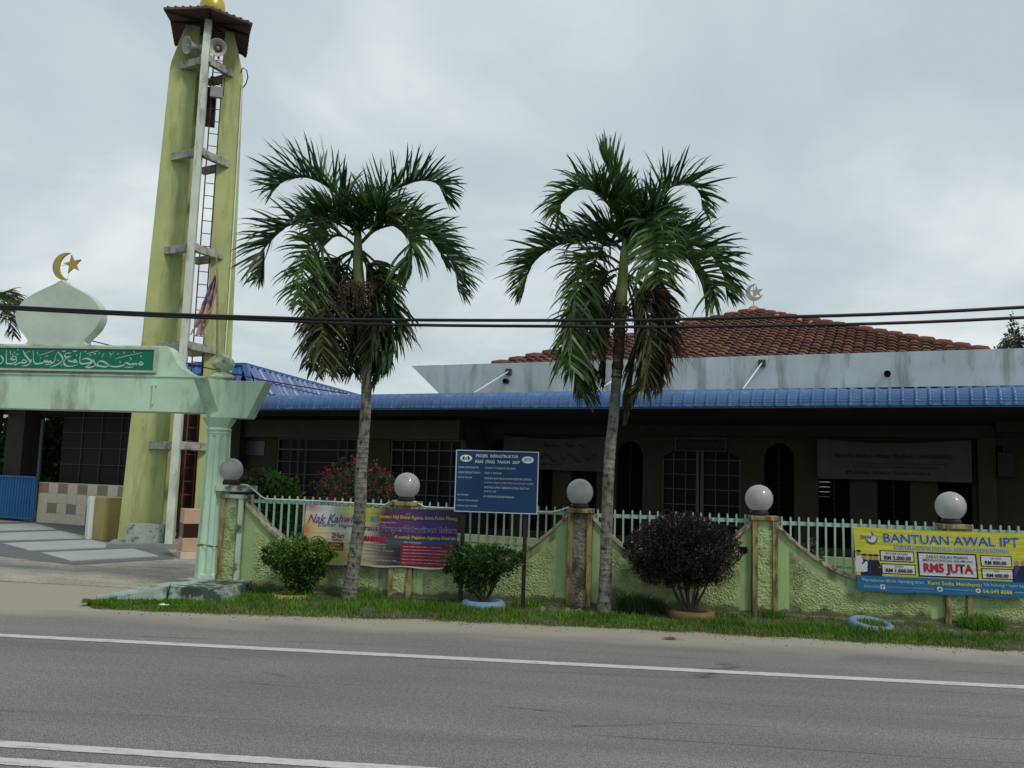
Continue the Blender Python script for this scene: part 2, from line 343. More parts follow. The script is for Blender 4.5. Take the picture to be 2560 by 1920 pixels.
# ------------------------------------------------------------------ text helper
def textpart(par, s, x0, x1, z0, z1, d, m, bold=0, out=None, outw=.0, fold=None, tilt=0, name='lettering', shear=0):
    """A line of lettering filling x0..x1, z0..z1 on the plane d of the thing's frame"""
    def one(off, dd, mm, nm):
        cu = bpy.data.curves.new(nm, 'FONT'); cu.body = s; cu.offset = off; cu.resolution_u = 2; cu.shear = shear
        to = bpy.data.objects.new(nm, cu); COL.objects.link(to); bpy.context.view_layer.update()
        dg = bpy.context.evaluated_depsgraph_get(); me = bpy.data.meshes.new_from_object(to.evaluated_get(dg)); me.name = nm
        bpy.data.objects.remove(to); co = np.empty(len(me.vertices) * 3, np.float32); me.vertices.foreach_get('co', co); return me, co.reshape(-1, 3)
    og = root_org(par); base = None
    for k, (off, dd, mm) in enumerate((((bold, d, m),) + (((bold + outw, d + .0030, out),) if out else ()))):
        me, co = one(off, dd, mm, name)
        if k == 0: mn = co.min(0); mxx = co.max(0); base = (mn, mxx)
        mn, mxx = base
        X = x0 + (co[:, 0] - mn[0]) / max(1e-6, mxx[0] - mn[0]) * (x1 - x0); Z = z0 + (co[:, 1] - mn[1]) / max(1e-6, mxx[1] - mn[1]) * (z1 - z0) + tilt * (X - x0)
        D = np.full_like(X, dd)
        if fold is not None: X, D2, Z = fold(X, Z); D = D + D2
        nc = np.stack([X - og[0], D - og[1], Z - og[2]], 1).astype(np.float32)
        me.vertices.foreach_set('co', nc.ravel()); me.materials.clear(); me.materials.append(mm); me.update()
        o = bpy.data.objects.new(name, me); COL.objects.link(o); o.parent = par
def strokes(par, name, S, fx, d, wd, m):
    """calligraphic strokes as flat ribbons with pointed ends"""
    mb = MB()
    for st in S:
        wk = wd
        if isinstance(st, tuple): wk, st = st
        P = [Vector(fx(*q)) for q in st]; Q = []
        for i in range(len(P) - 1):
            p0 = P[max(i - 1, 0)]; p1 = P[i]; p2 = P[i + 1]; p3 = P[min(i + 2, len(P) - 1)]
            for k in range(5):
                t = k / 5; Q.append(.5 * ((2 * p1) + (p2 - p0) * t + (2 * p0 - 5 * p1 + 4 * p2 - p3) * t * t + (3 * p1 - p0 - 3 * p2 + p3) * t ** 3))
        Q.append(P[-1]); n = len(mb.v)
        for i, q in enumerate(Q):
            t = (Q[min(i + 1, len(Q) - 1)] - Q[max(i - 1, 0)]); t = t.normalized() if t.length else Vector((1, 0))
            nib = Vector((.55, .83)); a = abs(t.x * nib.y - t.y * nib.x)
            hw = wk * (.38 + .62 * a) * min(1, .35 + 3 * min(i, len(Q) - 1 - i) / len(Q)); nr = Vector((-t.y, t.x)) * hw
            mb.v += [(q.x + nr.x, d, q.y + nr.y), (q.x - nr.x, d, q.y - nr.y)]
            if i: b = n + 2 * i; mb.f.append((b - 2, b - 1, b + 1, b))
    return part(name, mb, m, par)

# ================================================================== SETTING
rng = random.Random(7)
def Nz(x, y, z=0.0): return noise.noise(Vector((x, y, z)))
solo('ground', MB().poly([(-300, -300, -.06), (300, -300, -.06), (300, 300, -.06), (-300, 300, -.06)]), mat('far_ground', (.09, .11, .04), 1, .3, .3), WORLD, (0, 0, -.06), kind='structure')
rf = lambda s, d: ROAD.M.inverted() @ WALL.p(s, d)
a = rf(-70, .25); b = rf(70, .25)
solo('road', MB().poly([(-70, -12, 0), (70, -12, 0), (b.x, b.y, 0), (a.x, a.y, 0)]), M_asphalt, ROAD, (0, 0, 0), kind='structure')
def line(d0, wdt, s0=-30, s1=30):
    mb = MB(); n = 1
    mb.grid(lambda u, v: (s0 + (s1 - s0) * u, d0 + (v - .5) * (wdt + .012 * Nz(u * 900, v * 7, d0) + .010 * Nz(u * 2600, v * 3, d0)), .004), 3600, 1); return mb
solo('road_marking', line(0, .125), M_mark, ROAD, (0, 0, 0), kind='structure')
solo('road_marking', line(-2.84, .10), M_mark, ROAD, (0, -2.84, 0), kind='structure')
solo('road_marking', line(-3.10, .10), M_mark, ROAD, (0, -3.10, 0), kind='structure')
# concrete forecourt and compound paving
solo('forecourt', MB().vprism([(-40, .05), (-4.05, .05), (-4.0, 8.), (-4, 45), (-40, 45)], -.05, .012), M_conc, WALL, (-6, 0, 0), kind='structure')
solo('compound_paving', MB().vprism([(-3.99, .14), (40, .14), (40, 40), (-3.99, 40)], -.05, .03), mat('compound_concrete', (.08, .08, .06), .95, .2, 1.5, (.04, .05, .025), .6, (1, 1, 1), .5), WALL, (0, 0, 0), kind='structure')  # paving colour lowered to deepen the shade under the canopy
DK = [(-8.6, 14.6), (-6.6, 13.52), (-6.03, 14.35), (-5.6, 14.82), (-5.86, 15.49), (-6.4, 16.6), (-7.3, 17.6), (-10.3, 22.0), (-12.0, 23.2), (-15, 21)]
solo('dark_paving', MB().vprism(DK, .0, .018), M_slabdark, WORLD, (-8, 16, 0), kind='structure')
pav = bpy.data.objects['dark_paving']
for q in ([(-7.97, 15.07), (-6.93, 13.98), (-5.97, 15.12), (-6.92, 16.31)], [(-9.51, 16.58), (-8.38, 15.43), (-7.28, 16.62), (-8.49, 17.94)],
          [(-11.25, 18.3), (-9.91, 17.19), (-8.72, 18.43), (-10.2, 20.07)], [(-12.9, 21.0), (-11.36, 19.67), (-10.51, 20.48), (-12.0, 22.26)]):
    part('slab', MB().vprism(q, .018, .034), M_slab, pav)
# grass verge: low soil bank between the road and the wall
EDGE = [(-4.55, -1.30), (-4.35, -1.55), (-3.97, -1.68), (-2.74, -1.55), (-.79, -1.26), (1.18, -1.15), (3.07, -1.19), (4.4, -1.25), (5.3, -1.28), (8, -1.3), (14, -1.3)]
def edge(s):
    for (a, b), (c, d) in zip(EDGE, EDGE[1:]):
        if s <= c: return b + (d - b) * (s - a) / (c - a) + .05 * Nz(s * 2.1, 3) + .03 * Nz(s * 7, 1)
    return -1.3
def vz(s, t): return (-.02 if -4.2 < s < -3.1 else 0) -.015 + .055 * min(1, t * 3.5) + .02 * t + .014 * Nz(s * 3, t * 4, 2)
def back(s): return -.06 if s > -3.08 else (-1.0 if s > -3.85 else max(-1.5, -1.0 + .8 * (s + 3.85)))
solo('soil_verge', MB().grid(lambda u, v: (-4.55 + 18.5 * u, edge(-4.55 + 18.5 * u) * (1 - v) + (back(-4.55 + 18.5 * u) + .08) * v, vz(-4.55 + 18.5 * u, v)), 260, 14), M_soil, WALL, (0, -.7, 0), kind='structure', smooth=True)

# grass: tens of thousands of blades
def grass(name, n, region, hgt, mt, label, seed, lean=.5, wd=.0035):
    r = np.random.default_rng(seed); V = []; pts = region(r, n); n = len(pts)
    h = hgt(r, pts); a = r.uniform(0, 6.283, n); le = r.uniform(.1, lean, n) * h; th = r.uniform(0, 6.283, n)
    wv = np.stack([np.cos(th), np.sin(th)], 1) * (wd * r.uniform(.7, 1.5, n))[:, None]
    dv = np.stack([np.cos(a), np.sin(a)], 1) * le[:, None]
    v = np.zeros((n, 5, 3)); p = pts[:, :2]; z = pts[:, 2]
    v[:, 0, :2] = p - wv; v[:, 1, :2] = p + wv; v[:, 0, 2] = v[:, 1, 2] = z - .01
    v[:, 2, :2] = p + wv * .8 + dv * .35; v[:, 3, :2] = p - wv * .8 + dv * .35; v[:, 2, 2] = v[:, 3, 2] = z + h * .6
    v[:, 4, :2] = p + dv; v[:, 4, 2] = z + h
    i = np.arange(n)[:, None] * 5
    f = np.concatenate([i + np.array([[0, 1, 2]]), i + np.array([[0, 2, 3]]), i + np.array([[3, 2, 4]])], 0)
    o = np.array([0, -.7, 0]); me = npmesh(name, v.reshape(-1, 3) - o, f, mt)
    ob = bpy.data.objects.new(name, me); COL.objects.link(ob); ob.location = WALL.p(0, -.7, 0); ob.rotation_euler = (0, 0, WALL.a)
    return tag(ob, label, 'grass', kind='stuff')
def band(s0, s1, frac0, frac1, power=1.0):
    def f(r, n):
        s = r.uniform(s0, s1, n); t = frac0 + (frac1 - frac0) * r.uniform(0, 1, n) ** power; P = []
        for a, b in zip(s, t):
            den = Nz(a * 1.7, b * 3, 5) + .5 * Nz(a * 6, b * 9, 8)
            lim = .54 + .20 * Nz(a * 1.3, 2.2) + (.22 if -3.2 < a < 0 else 0) - (.10 if a > .2 else 0)
            if a < -3.2: lim = 1.0
            if b > lim and r.random() > .12: continue
            if den < -.24 and r.random() > .2: continue
            e = edge(a); d = e * (1 - b) + back(a) * b
            P.append((a, d, vz(a, b)))
        return np.array(P)
    return f
grass('grass', 62000, band(-4.5, 8.5, .0, 1), lambda r, p: r.uniform(.022, .075, len(p)) * np.where((p[:, 0] < -3.1) & (p[:, 0] > -4.2), .6, 1) * np.clip(.45 + 1.4 * np.abs((p[:, 1] - np.array([edge(s) for s in p[:, 0]]))), .45, 1.05), M_grass, 'bright green grass growing along the roadside verge in front of the wall', 3)
grass('dry_grass', 5200, band(-4.3, 8.5, -.07, .16), lambda r, p: r.uniform(.012, .04, len(p)), M_dry, 'dry brown grass stalks at the road edge of the verge', 5, lean=1.6)

# ================================================================== BOUNDARY WALL
PX = [-3.50, -1.30, .88, 3.04, 5.17, 7.30]       # pillar centres
PT = [1.28, 1.22, 1.21, 1.20, 1.18, 1.17]
wall = thing('boundary_wall', 'pale green roughcast wall with scalloped top and square pillars along the road', 'wall', WALL, (0, 0, 0))
def top(s, i):
    a = PX[i] + .16; b = PX[i + 1] - .16; t = (s - a) / (b - a); u = abs(2 * t - 1)
    hs = 1.12 - .02 * i
    w0 = min(1.05, (b - a) / 2) ; x = max(0, 1 - min(s - a, b - s) / .98)
    return .50 + (hs - .50) * x ** 1.75
for i in range(5):
    a = PX[i] + .15; b = PX[i + 1] - .15; n = 40
    S = [a + (b - a) * k / n for k in range(n + 1)]
    part('wall_panel', MB().prism([(a, 0)] + [(b, 0)] + [(s, top(s, i)) for s in reversed(S)], .0, .12), M_wall, wall)
    m2 = MB()                                     # curved coping that follows the scallop
    for s0, s1 in zip(S, S[1:]):
        z0 = top(s0, i); z1 = top(s1, i)
        m2.hexa([(s0, -.035, z0), (s1, -.035, z1), (s1, .155, z1), (s0, .155, z0), (s0, -.035, z0 + .045), (s1, -.035, z1 + .045), (s1, .155, z1 + .045), (s0, .155, z0 + .045)])
    part('coping', m2, M_coping, wall)
    # raised roughcast field with a smooth margin
    def field(s0, s1, mg, nu):
        mb = MB()
        def fn(u, v):
            s = s0 + (s1 - s0) * u; zt = min(top(s, i) - mg, .92); zb = .10; z = zb + (max(zt, zb + .02) - zb) * v
            e = min(u * (s1 - s0), (1 - u) * (s1 - s0), (z - zb) + .002, (zt - z) + .002); k = min(1, max(0, e) / .07)
            h = .004 + .011 * Nz(s * 46, z * 46, i) + .009 * Nz(s * 95, z * 95, i + 9)
            return (s, -.001 - max(.0, h) * k, z)
        return mb.grid(fn, nu, 84)
    sm = .13
    part('roughcast_field', field(a + sm, b - sm, .12, 260), M_rough, wall, smooth=False)
    part('footing', MB().box(a, b, -.04, .0, -.05, .075), M_foot, wall)
for i, (x, t) in enumerate(zip(PX, PT)):
    dirty = i in (2, 0)
    if i == 0: t = 1.235
    part('pillar', MB().box(x - .145, x + .145, -.03, .20, -.05, t - .05), M_roughdirty if i == 2 else M_wall, wall)
    def pf(u, v, x=x, t=t): 
        s = x - .09 + .18 * u; z = .10 + (t - .26) * v; h = .006 + .010 * Nz(s * 34, z * 34, i + 3) + .007 * Nz(s * 80, z * 80, i)
        return (s, -.032 - max(0, h), z)
    part('roughcast_field', MB().grid(pf, 16, 90), M_roughdirty if i == 2 else M_rough, wall)
    for sg in (-1, 1): part('pilaster_strip', MB().box(x + sg * .115 - .03, x + sg * .115 + .03, -.062, -.028, -.04, t - .05), M_mintdirty if (i == 0 and sg > 0) else M_ochre, wall, bevel=.004)
    part('pillar_cap', MB().box(x - .165, x + .165, -.075, .23, t - .05, t), M_ochre if i != 0 else M_mintdirty, wall, bevel=.006)
part('pier', MB().prism([(-3.86, -.02), (-3.38, -.02), (-3.38, .62)] + [(-3.38 - .17 * math.sin(k * .22), .62 - .0 + .17 * (1 - math.cos(k * .22)) * 1.6) for k in range(1, 8)] + [(-3.60, 1.6), (-3.86, 1.6)], .01, .13), M_mint, wall)
part('pillar_cap', MB().box(-3.72, -3.30, -.09, .24, 1.27, 1.345), M_mintdirty, wall, label='mouldy wide cap under the first globe lamp', bevel=.006)

# metal fence: rail and pickets, one thing per bay
where = ['between the gateway column and the second globe lamp', 'behind the wedding course banner and the blue notice board', 'behind the purple bush', 'in the bay left of the yellow banner', 'at the right edge behind the yellow banner']
where = ['mint metal railing left of the first palm trunk, nearest the gateway', 'mint metal railing behind the blue notice board', 'mint metal railing behind the dark purple bush',
         'mint metal railing open above the lowest scallop left of the yellow banner', 'mint metal railing rising behind the right end of the yellow banner']
def picket_mesh(h):
    w_ = .0105; return MB().prism([(-w_, 0), (w_, 0), (w_, h - .02), (w_ * .5, h), (-w_ * .5, h), (-w_, h - .02)], -.010, .010)
for i in range(5):
    a = PX[i] + .16; b = PX[i + 1] - .16; zt = 1.235 - .012 * i
    f = thing('metal_fence', where[i], 'fence', WALL, ((a + b) / 2, .08, .5), 'metal railings set on the boundary wall')
    part('rail', MB().box(a, b, .085, .105, zt - .10, zt - .055), M_fence, f)
    n = round((b - a) / .101); cache = {}
    for k in range(n):
        s = a + .05 + (b - a - .1) * k / (n - 1); z0 = top(s, i) + .03; h = round((zt - z0) / .03) * .03
        if h < .06: continue
        key = h
        if key not in cache:
            cache[key] = mesh('picket', picket_mesh(h), M_fence)
        o = bpy.data.objects.new('picket', cache[key]); COL.objects.link(o); o.parent = f
        o.location = Vector((s, .072, zt - h)) - ORG[f]; o.rotation_euler = (R(rng.uniform(-.4, .4)), R(rng.uniform(-.7, .7)), 0)
# white conduit looping over the rail
pp = [(-3.45, .05, 1.36), (-3.37, .04, 1.36), (-3.33, .04, 1.345), (-3.15, .05, 1.21), (-3.10, .05, 1.19), (-2.4, .06, 1.188), (-1.56, .06, 1.17), (-1.44, .05, 1.225), (-1.30, .03, 1.235), (-1.16, .05, 1.22), (-1.05, .06, 1.16), (-.5, .06, 1.155), (.1, .06, 1.15), (.52, .06, 1.15), (.66, .05, 1.19), (.74, .04, 1.225)]
solo('conduit_pipe', MB().tube(pp, .0085, 8), M_whitepipe, WALL, (-1.3, .05, 1.2), 'thin white conduit running along the fence rail and up to the pillar tops', 'pipe', smooth=True)

# globe lamps
gl = [(-3.60, 1.54, .150), (-1.29, 1.415, .163), (.865, 1.405, .162), (2.99, 1.40, .163), (5.15, 1.385, .168)]
gw = ['smoked globe lamp half hidden behind the fluted gateway column', 'smoked globe lamp above the wedding course banner', 'smoked globe lamp between the blue notice board and the second palm trunk',
      'smoked globe lamp on the clean green pillar right of the purple bush', 'smoked globe lamp above the yellow banner']
for (s, z, r_), lb in zip(gl, gw):
    g = thing('globe_lamp', lb, 'lamp', WALL, (s, .08, z - r_ * .9 - .03), 'globe lamps on the wall pillars')
    prof = [(r_ * math.cos(t), r_ * math.sin(t)) for t in [R(-58 + 148 * k / 24) for k in range(25)]]; prof[-1] = (.0005, r_)
    part('globe', MB().lathe([(prof[0][0] * .98, prof[0][1] - .003)] + prof, 40, (s, .08, z)), M_globe, g, smooth=True)
    part('base', MB().lathe([(.10, -r_ * .86 - .05), (.112, -r_ * .86 - .045), (.112, -r_ * .86 - .02), (.09, -r_ * .86 + .004)], 28, (s, .08, z)), M_black, g, smooth=False)
    part('bulb', MB().lathe([(.012, -.12), (.016, -.05), (.028, -.02), (.03, .02), (.015, .045), (.001, .05)], 12, (s, .08, z)), M_white, g, smooth=True)

# ================================================================== GATEWAY
gate = thing('gateway', 'mint green concrete gateway with onion dome panel and fluted column', 'gateway', WALL, (-3.72, 0, 0))
def onion(cx, z0, z1, W, n=22):
    H = z1 - z0; pr = [(.72, 0), (.68, .025), (.665, .07), (.77, .15), (.90, .25), (.98, .36), (1, .46), (.965, .57), (.86, .68), (.67, .78), (.45, .86), (.26, .92), (.11, .97), (0, 1.03)]
    def cr(p0, p1, p2, p3, t): return .5 * ((2 * p1) + (p2 - p0) * t + (2 * p0 - 5 * p1 + 4 * p2 - p3) * t * t + (3 * p1 - p0 - 3 * p2 + p3) * t ** 3)
    o = []
    for i in range(len(pr) - 1):
        q = [pr[max(0, i - 1)], pr[i], pr[i + 1], pr[min(len(pr) - 1, i + 2)]]
        for k in range(4): o.append((cr(*[p[0] for p in q], k / 4) * W, z0 + H * cr(*[p[1] for p in q], k / 4)))
    return o
part('beam', MB().box(-11.5, -3.80, .05, .30, 2.262, 2.735), M_mint, gate, bevel=.008)
sh = [(-11.5, 2.737), (-4.06, 2.737), (-4.17, 2.745), (-4.30, 2.80), (-4.40, 2.87), (-4.47, 2.96), (-4.52, 3.06), (-4.56, 3.11), (-4.62, 3.135), (-7.66, 3.135), (-7.72, 3.11), (-7.78, 3.0), (-7.9, 2.85), (-8.1, 2.77), (-8.3, 2.742), (-11.5, 2.742)]
part('parapet', MB().prism(sh, .07, .27), M_mint, gate, bevel=.006)
R_ = onion(-6.19, 3.137, 4.0, .61)
part('dome_panel', MB().prism([(-6.19 + x, z) for x, z in R_] + [(-6.19 - x, z) for x, z in reversed(R_[:-1])], .085, .255), mat('faded_mint', (.46, .55, .46), .7, .12, 2.2, (.43, .43, .37), .7, (2.5, 2.5, 2.5), .52, .2, 50), gate)
part('tube_light', MB().box(-4.72, -4.70, .02, .045, 2.36, 2.62).box(-4.74, -4.68, .03, .05, 2.60, 2.635), M_mint, gate)
part('moulding', MB().box(-11.5, -4.0, .035, .05, 2.722, 2.742), M_mint, gate)
# corner head: forward stub and side wing, both flared
part('head_stub', MB().hexa([(-3.93, -.02, 2.205), (-3.75, -.02, 2.205), (-3.75, .26, 2.205), (-3.93, .26, 2.205), (-3.96, -.40, 2.672), (-3.77, -.40, 2.672), (-3.77, .26, 2.69), (-3.96, .26, 2.69)]), M_mint, gate, bevel=.005)
part('head_wing', MB().hexa([(-3.77, .0, 2.205), (-3.40, .0, 2.205), (-3.40, .24, 2.205), (-3.77, .24, 2.205), (-3.785, -.0, 2.685), (-3.18, -.0, 2.685), (-3.18, .24, 2.685), (-3.785, .24, 2.685)]), M_mint, gate, bevel=.005)
def octa(r, cx=-3.79, cy=.06, ph=22.5): return [(cx + r * math.cos(R(ph + 45 * k)), cy + r * math.sin(R(ph + 45 * k))) for k in range(8)]
# fluted octagonal shaft: each face carries a recessed flute
colm = MB(); r0 = .172; zs0, zs1 = .177, 2.10
def oct_loop(r, z, fl):
    P = []
    for k in range(8):
        A = Vector((math.cos(R(22.5 + 45 * k)), math.sin(R(22.5 + 45 * k)))) * r; B = Vector((math.cos(R(67.5 + 45 * k)), math.sin(R(67.5 + 45 * k)))) * r
        nm = -((A + B) / 2).normalized()
        for t, dp in ((0, 0), (.24, 0), (.30, .5), (.38, .9), (.5, 1), (.62, .9), (.70, .5), (.76, 0)):
            q = A + (B - A) * t + nm * (.022 * dp * fl); P.append((q.x - 3.79 - .01 * (1 - z / 2.1), q.y + .06, z))
    return P
loops = [oct_loop(r0, zs0, 0), oct_loop(r0, .22, 0), oct_loop(r0, .24, .8), oct_loop(r0, .27, 1), oct_loop(r0 * .90, 1.2, 1), oct_loop(r0 * .82, 1.93, 1), oct_loop(r0 * .82, 1.96, .8), oct_loop(r0 * .82, 1.98, 0), oct_loop(r0 * .82, 2.0, 0)]
for lp in loops: colm.v += lp
for i in range(len(loops) - 1):
    for k in range(64): a_ = i * 64 + k; b_ = i * 64 + (k + 1) % 64; colm.f.append((a_, b_, b_ + 64, a_ + 64))
part('column', colm, M_mint, gate)
def ring(z0, z1, r_a, r_b, nm='moulding'): part(nm, MB().vprism(octa(r_a), z0, z1, octa(r_b)), M_mint, gate)
ring(2.0, 2.02, .150, .150); ring(2.02, 2.05, .140, .160); ring(2.05, 2.065, .160, .146); ring(2.065, 2.09, .142, .142); ring(2.09, 2.11, .150, .160); ring(2.11, 2.20, .160, .215)
part('head_post', MB().vprism(octa(.150), 2.20, 2.70), M_mint, gate)
part('moulding', MB().lathe([(.155, 2.70), (.17, 2.72), (.165, 2.745), (.12, 2.765), (.10, 2.78), (.075, 2.795)], 24, (-3.79, .06, 0)), M_mintdirty, gate, smooth=True)
part('finial', MB().lathe([(.07, 2.795), (.085, 2.81), (.075, 2.825), (.11, 2.845), (.14, 2.885), (.145, 2.92), (.125, 2.96), (.08, 3.0), (.035, 3.03), (.012, 3.05), (.002, 3.075)], 28, (-3.79, .06, 0)), M_mintdirty, gate, smooth=True)
part('rear_pier', MB().box(-3.90, -3.78, .12, .30, .0, 2.26), mat('pier_render', (.16, .14, .11), .9, .3, 6, (.05, .05, .045), .8, (8, 8, 3), .5, .3, 40), gate)
part('plinth', MB().vprism([(-3.84, -.88), (-3.40, -.95), (-3.09, -.70), (-3.17, -.02), (-4.02, .25), (-4.06, -.42)], -.05, .175, [(-3.82, -.85), (-3.41, -.91), (-3.12, -.68), (-3.19, -.02), (-4.02, .25), (-4.04, -.42)]), M_plinth, gate)
part('curb', MB().hexa([(-4.38, -1.36, -.03), (-3.86, -.86, -.03), (-4.05, -.30, -.03), (-4.62, -1.02, -.03), (-4.38, -1.36, .06), (-3.86, -.86, .165), (-4.05, -.30, .165), (-4.62, -1.02, .06)]), mat('curb_paint', (.30, .39, .34), .8, .2, 4, (.06, .07, .05), .9, (5, 5, 5), .5, .4, 50), gate, label='low sloping curb paint-worn at its outer end')
for z, t in ((.585, 0), (.592, 1)):
    part('tie_wire', MB().tube([(-3.79 + (.168 + .004 * t) * math.cos(a_), .06 + (.168 + .004 * t) * math.sin(a_), z + .012 * math.sin(3 * a_ + t)) for a_ in [R(170 + 20 * k) for k in range(12)]], .004, 5), M_black, gate)
# crescent and star on the dome panel
def crescent_pts(cx, cz, r, ang0, ang1, rin, off, n=24):
    o = [(cx + r * math.cos(R(ang0 + (ang1 - ang0) * k / n)), cz + r * math.sin(R(ang0 + (ang1 - ang0) * k / n))) for k in range(n + 1)]
    p0 = Vector(o[0]); p1 = Vector(o[-1]); mid = (p0 + p1) / 2; ax = (Vector((cx, cz)) - mid)
    tip = Vector((cx, cz)) + Vector((math.cos(R((ang0 + ang1) / 2)), math.sin(R((ang0 + ang1) / 2)))) * (r * off)
    # inner arc through p1, tip, p0
    a_, b_, c_ = p1, tip, p0; D = 2 * (a_.x * (b_.y - c_.y) + b_.x * (c_.y - a_.y) + c_.x * (a_.y - b_.y))
    ux = ((a_.length_squared) * (b_.y - c_.y) + b_.length_squared * (c_.y - a_.y) + c_.length_squared * (a_.y - b_.y)) / D
    uy = ((a_.length_squared) * (c_.x - b_.x) + b_.length_squared * (a_.x - c_.x) + c_.length_squared * (b_.x - a_.x)) / D
    Cc = Vector((ux, uy)); rr = (a_ - Cc).length; t1 = math.atan2(a_.y - uy, a_.x - ux); t0 = math.atan2(c_.y - uy, c_.x - ux); tm = math.atan2(b_.y - uy, b_.x - ux)
    def norm(x, ref):
        while x - ref > math.pi: x -= 2 * math.pi
        while x - ref < -math.pi: x += 2 * math.pi
        return x
    t1 = norm(t1, tm); t0 = norm(t0, tm)
    inn = [(ux + rr * math.cos(t1 + (t0 - t1) * k / n), uy + rr * math.sin(t1 + (t0 - t1) * k / n)) for k in range(1, n)]
    return o + inn
def strip_prism(o, n, y0, y1):     # crescent as quads between outer and inner arcs
    outer = o[:n + 1]; inner = [o[0]] + list(reversed(o[n + 1:])) + [o[n]]; mb = MB()
    for k in range(n):
        q = [outer[k], outer[k + 1], inner[k + 1], inner[k]]; mb.prism([tuple(x) for x in q], y0, y1)
    return mb
def star(cx, cz, r, rot, k=.40): return [(cx + (r if i % 2 == 0 else r * k) * math.cos(R(rot + 36 * i)), cz + (r if i % 2 == 0 else r * k) * math.sin(R(rot + 36 * i))) for i in range(10)]
cs = thing('crescent_finial', 'gold sheet crescent and star on top of the gateway dome panel', 'finial', WALL, (-6.1, .17, 4.0))
part('crescent', strip_prism(crescent_pts(-6.19, 4.225, .19, 75, 285, .13, .50), 24, .155, .185), M_goldflat, cs)
part('star', MB().prism(star(-6.095, 4.255, .135, 30), .158, .182), M_goldflat, cs)
part('rod', MB().tube([(-6.185, .17, 4.0), (-6.175, .17, 4.05)], .006, 6).tube([(-6.30, .17, 4.24), (-6.19, .17, 4.245)], .004, 6).tube([(-6.16, .17, 4.05), (-6.13, .17, 4.16)], .004, 6), M_whitepipe, cs)
# green name board in Jawi
sb = thing('name_board', 'green mosque name board with white Jawi calligraphy on the gateway beam', 'sign', WALL, (-6.13, .04, 2.92))
SX0, SX1, SZ0, SZ1 = -7.55, -4.735, 2.80, 3.075
part('panel', MB().box(SX0, SX1, .025, .068, SZ0, SZ1), M_green, sb)
fr_ = MB(); 
for x0, x1, z0, z1 in ((SX0 - .03, SX1 + .03, SZ1, SZ1 + .028), (SX0 - .03, SX1 + .03, SZ0 - .028, SZ0), (SX0 - .03, SX0, SZ0, SZ1), (SX1, SX1 + .03, SZ0, SZ1)): fr_.box(x0, x1, .012, .068, z0, z1)
part('frame', fr_, M_alu, sb)
def jx(x, y):       # traced lettering coordinates to board metres
    k = (2095 - x) / 2095.0; yt = 145 - 60 * k; yb = 435 - 70 * k
    return (SX1 - .02 - (2095 - x) * .00104, SZ1 - .004 - (y - yt) / (yb - yt) * (SZ1 - SZ0 - .01))
J = [[(1965, 330), (1940, 316), (1922, 335), (1945, 358), (1974, 345), (1966, 326)],
     [(1940, 354), (1905, 340), (1887, 352), (1868, 333), (1850, 355), (1832, 334), (1812, 354), (1790, 345), (1745, 322), (1722, 352), (1660, 374), (1580, 377), (1520, 362), (1488, 342)],
     [(1345, 352), (1370, 305), (1410, 296), (1450, 308), (1508, 352), (1470, 378), (1400, 367), (1345, 352), (1310, 300), (1288, 262)],
     [(1345, 352), (1290, 377), (1240, 384), (1195, 370)], [(1320, 275), (1265, 330), (1205, 372)],
     [(1115, 160), (1118, 300), (1150, 328), (1230, 322), (1282, 300), (1240, 262), (1180, 254), (1140, 276)],
     [(1080, 298), (1052, 273), (1022, 290), (1048, 306), (1082, 300), (1086, 322)], [(1020, 292), (985, 292), (955, 268)],
     [(990, 177), (930, 173), (903, 205), (925, 230), (990, 222), (930, 247), (898, 300), (930, 350), (1000, 362), (1090, 343)],
     [(800, 148), (850, 200), (882, 260), (850, 310), (790, 345), (715, 368)],
     [(800, 158), (775, 230), (770, 290), (735, 312), (705, 285), (690, 310), (668, 275), (655, 306), (632, 272), (618, 305), (580, 312), (530, 322), (492, 302), (478, 262), (463, 128)],
     [(322, 125), (350, 180), (400, 240), (440, 300), (400, 336), (325, 346)], [(450, 250), (445, 300), (400, 330)],
     [(382, 280), (345, 259), (318, 290), (350, 306), (388, 290), (372, 270)], [(325, 295), (280, 306), (240, 326), (212, 331)],
     [(222, 207), (180, 215), (163, 245), (200, 256), (237, 240), (222, 203)], [(240, 240), (246, 280), (200, 311), (140, 311), (105, 290), (92, 112)],
     [(15, 190), (57, 250), (50, 290), (-2, 327)], [(-120, 120), (-110, 290), (-60, 320), (-30, 290)], [(-200, 200), (-240, 260), (-180, 300), (-140, 280)], [(-330, 120), (-320, 300), (-260, 320), (-230, 280)], [(-520, 300), (-470, 250), (-420, 310), (-360, 300)]]
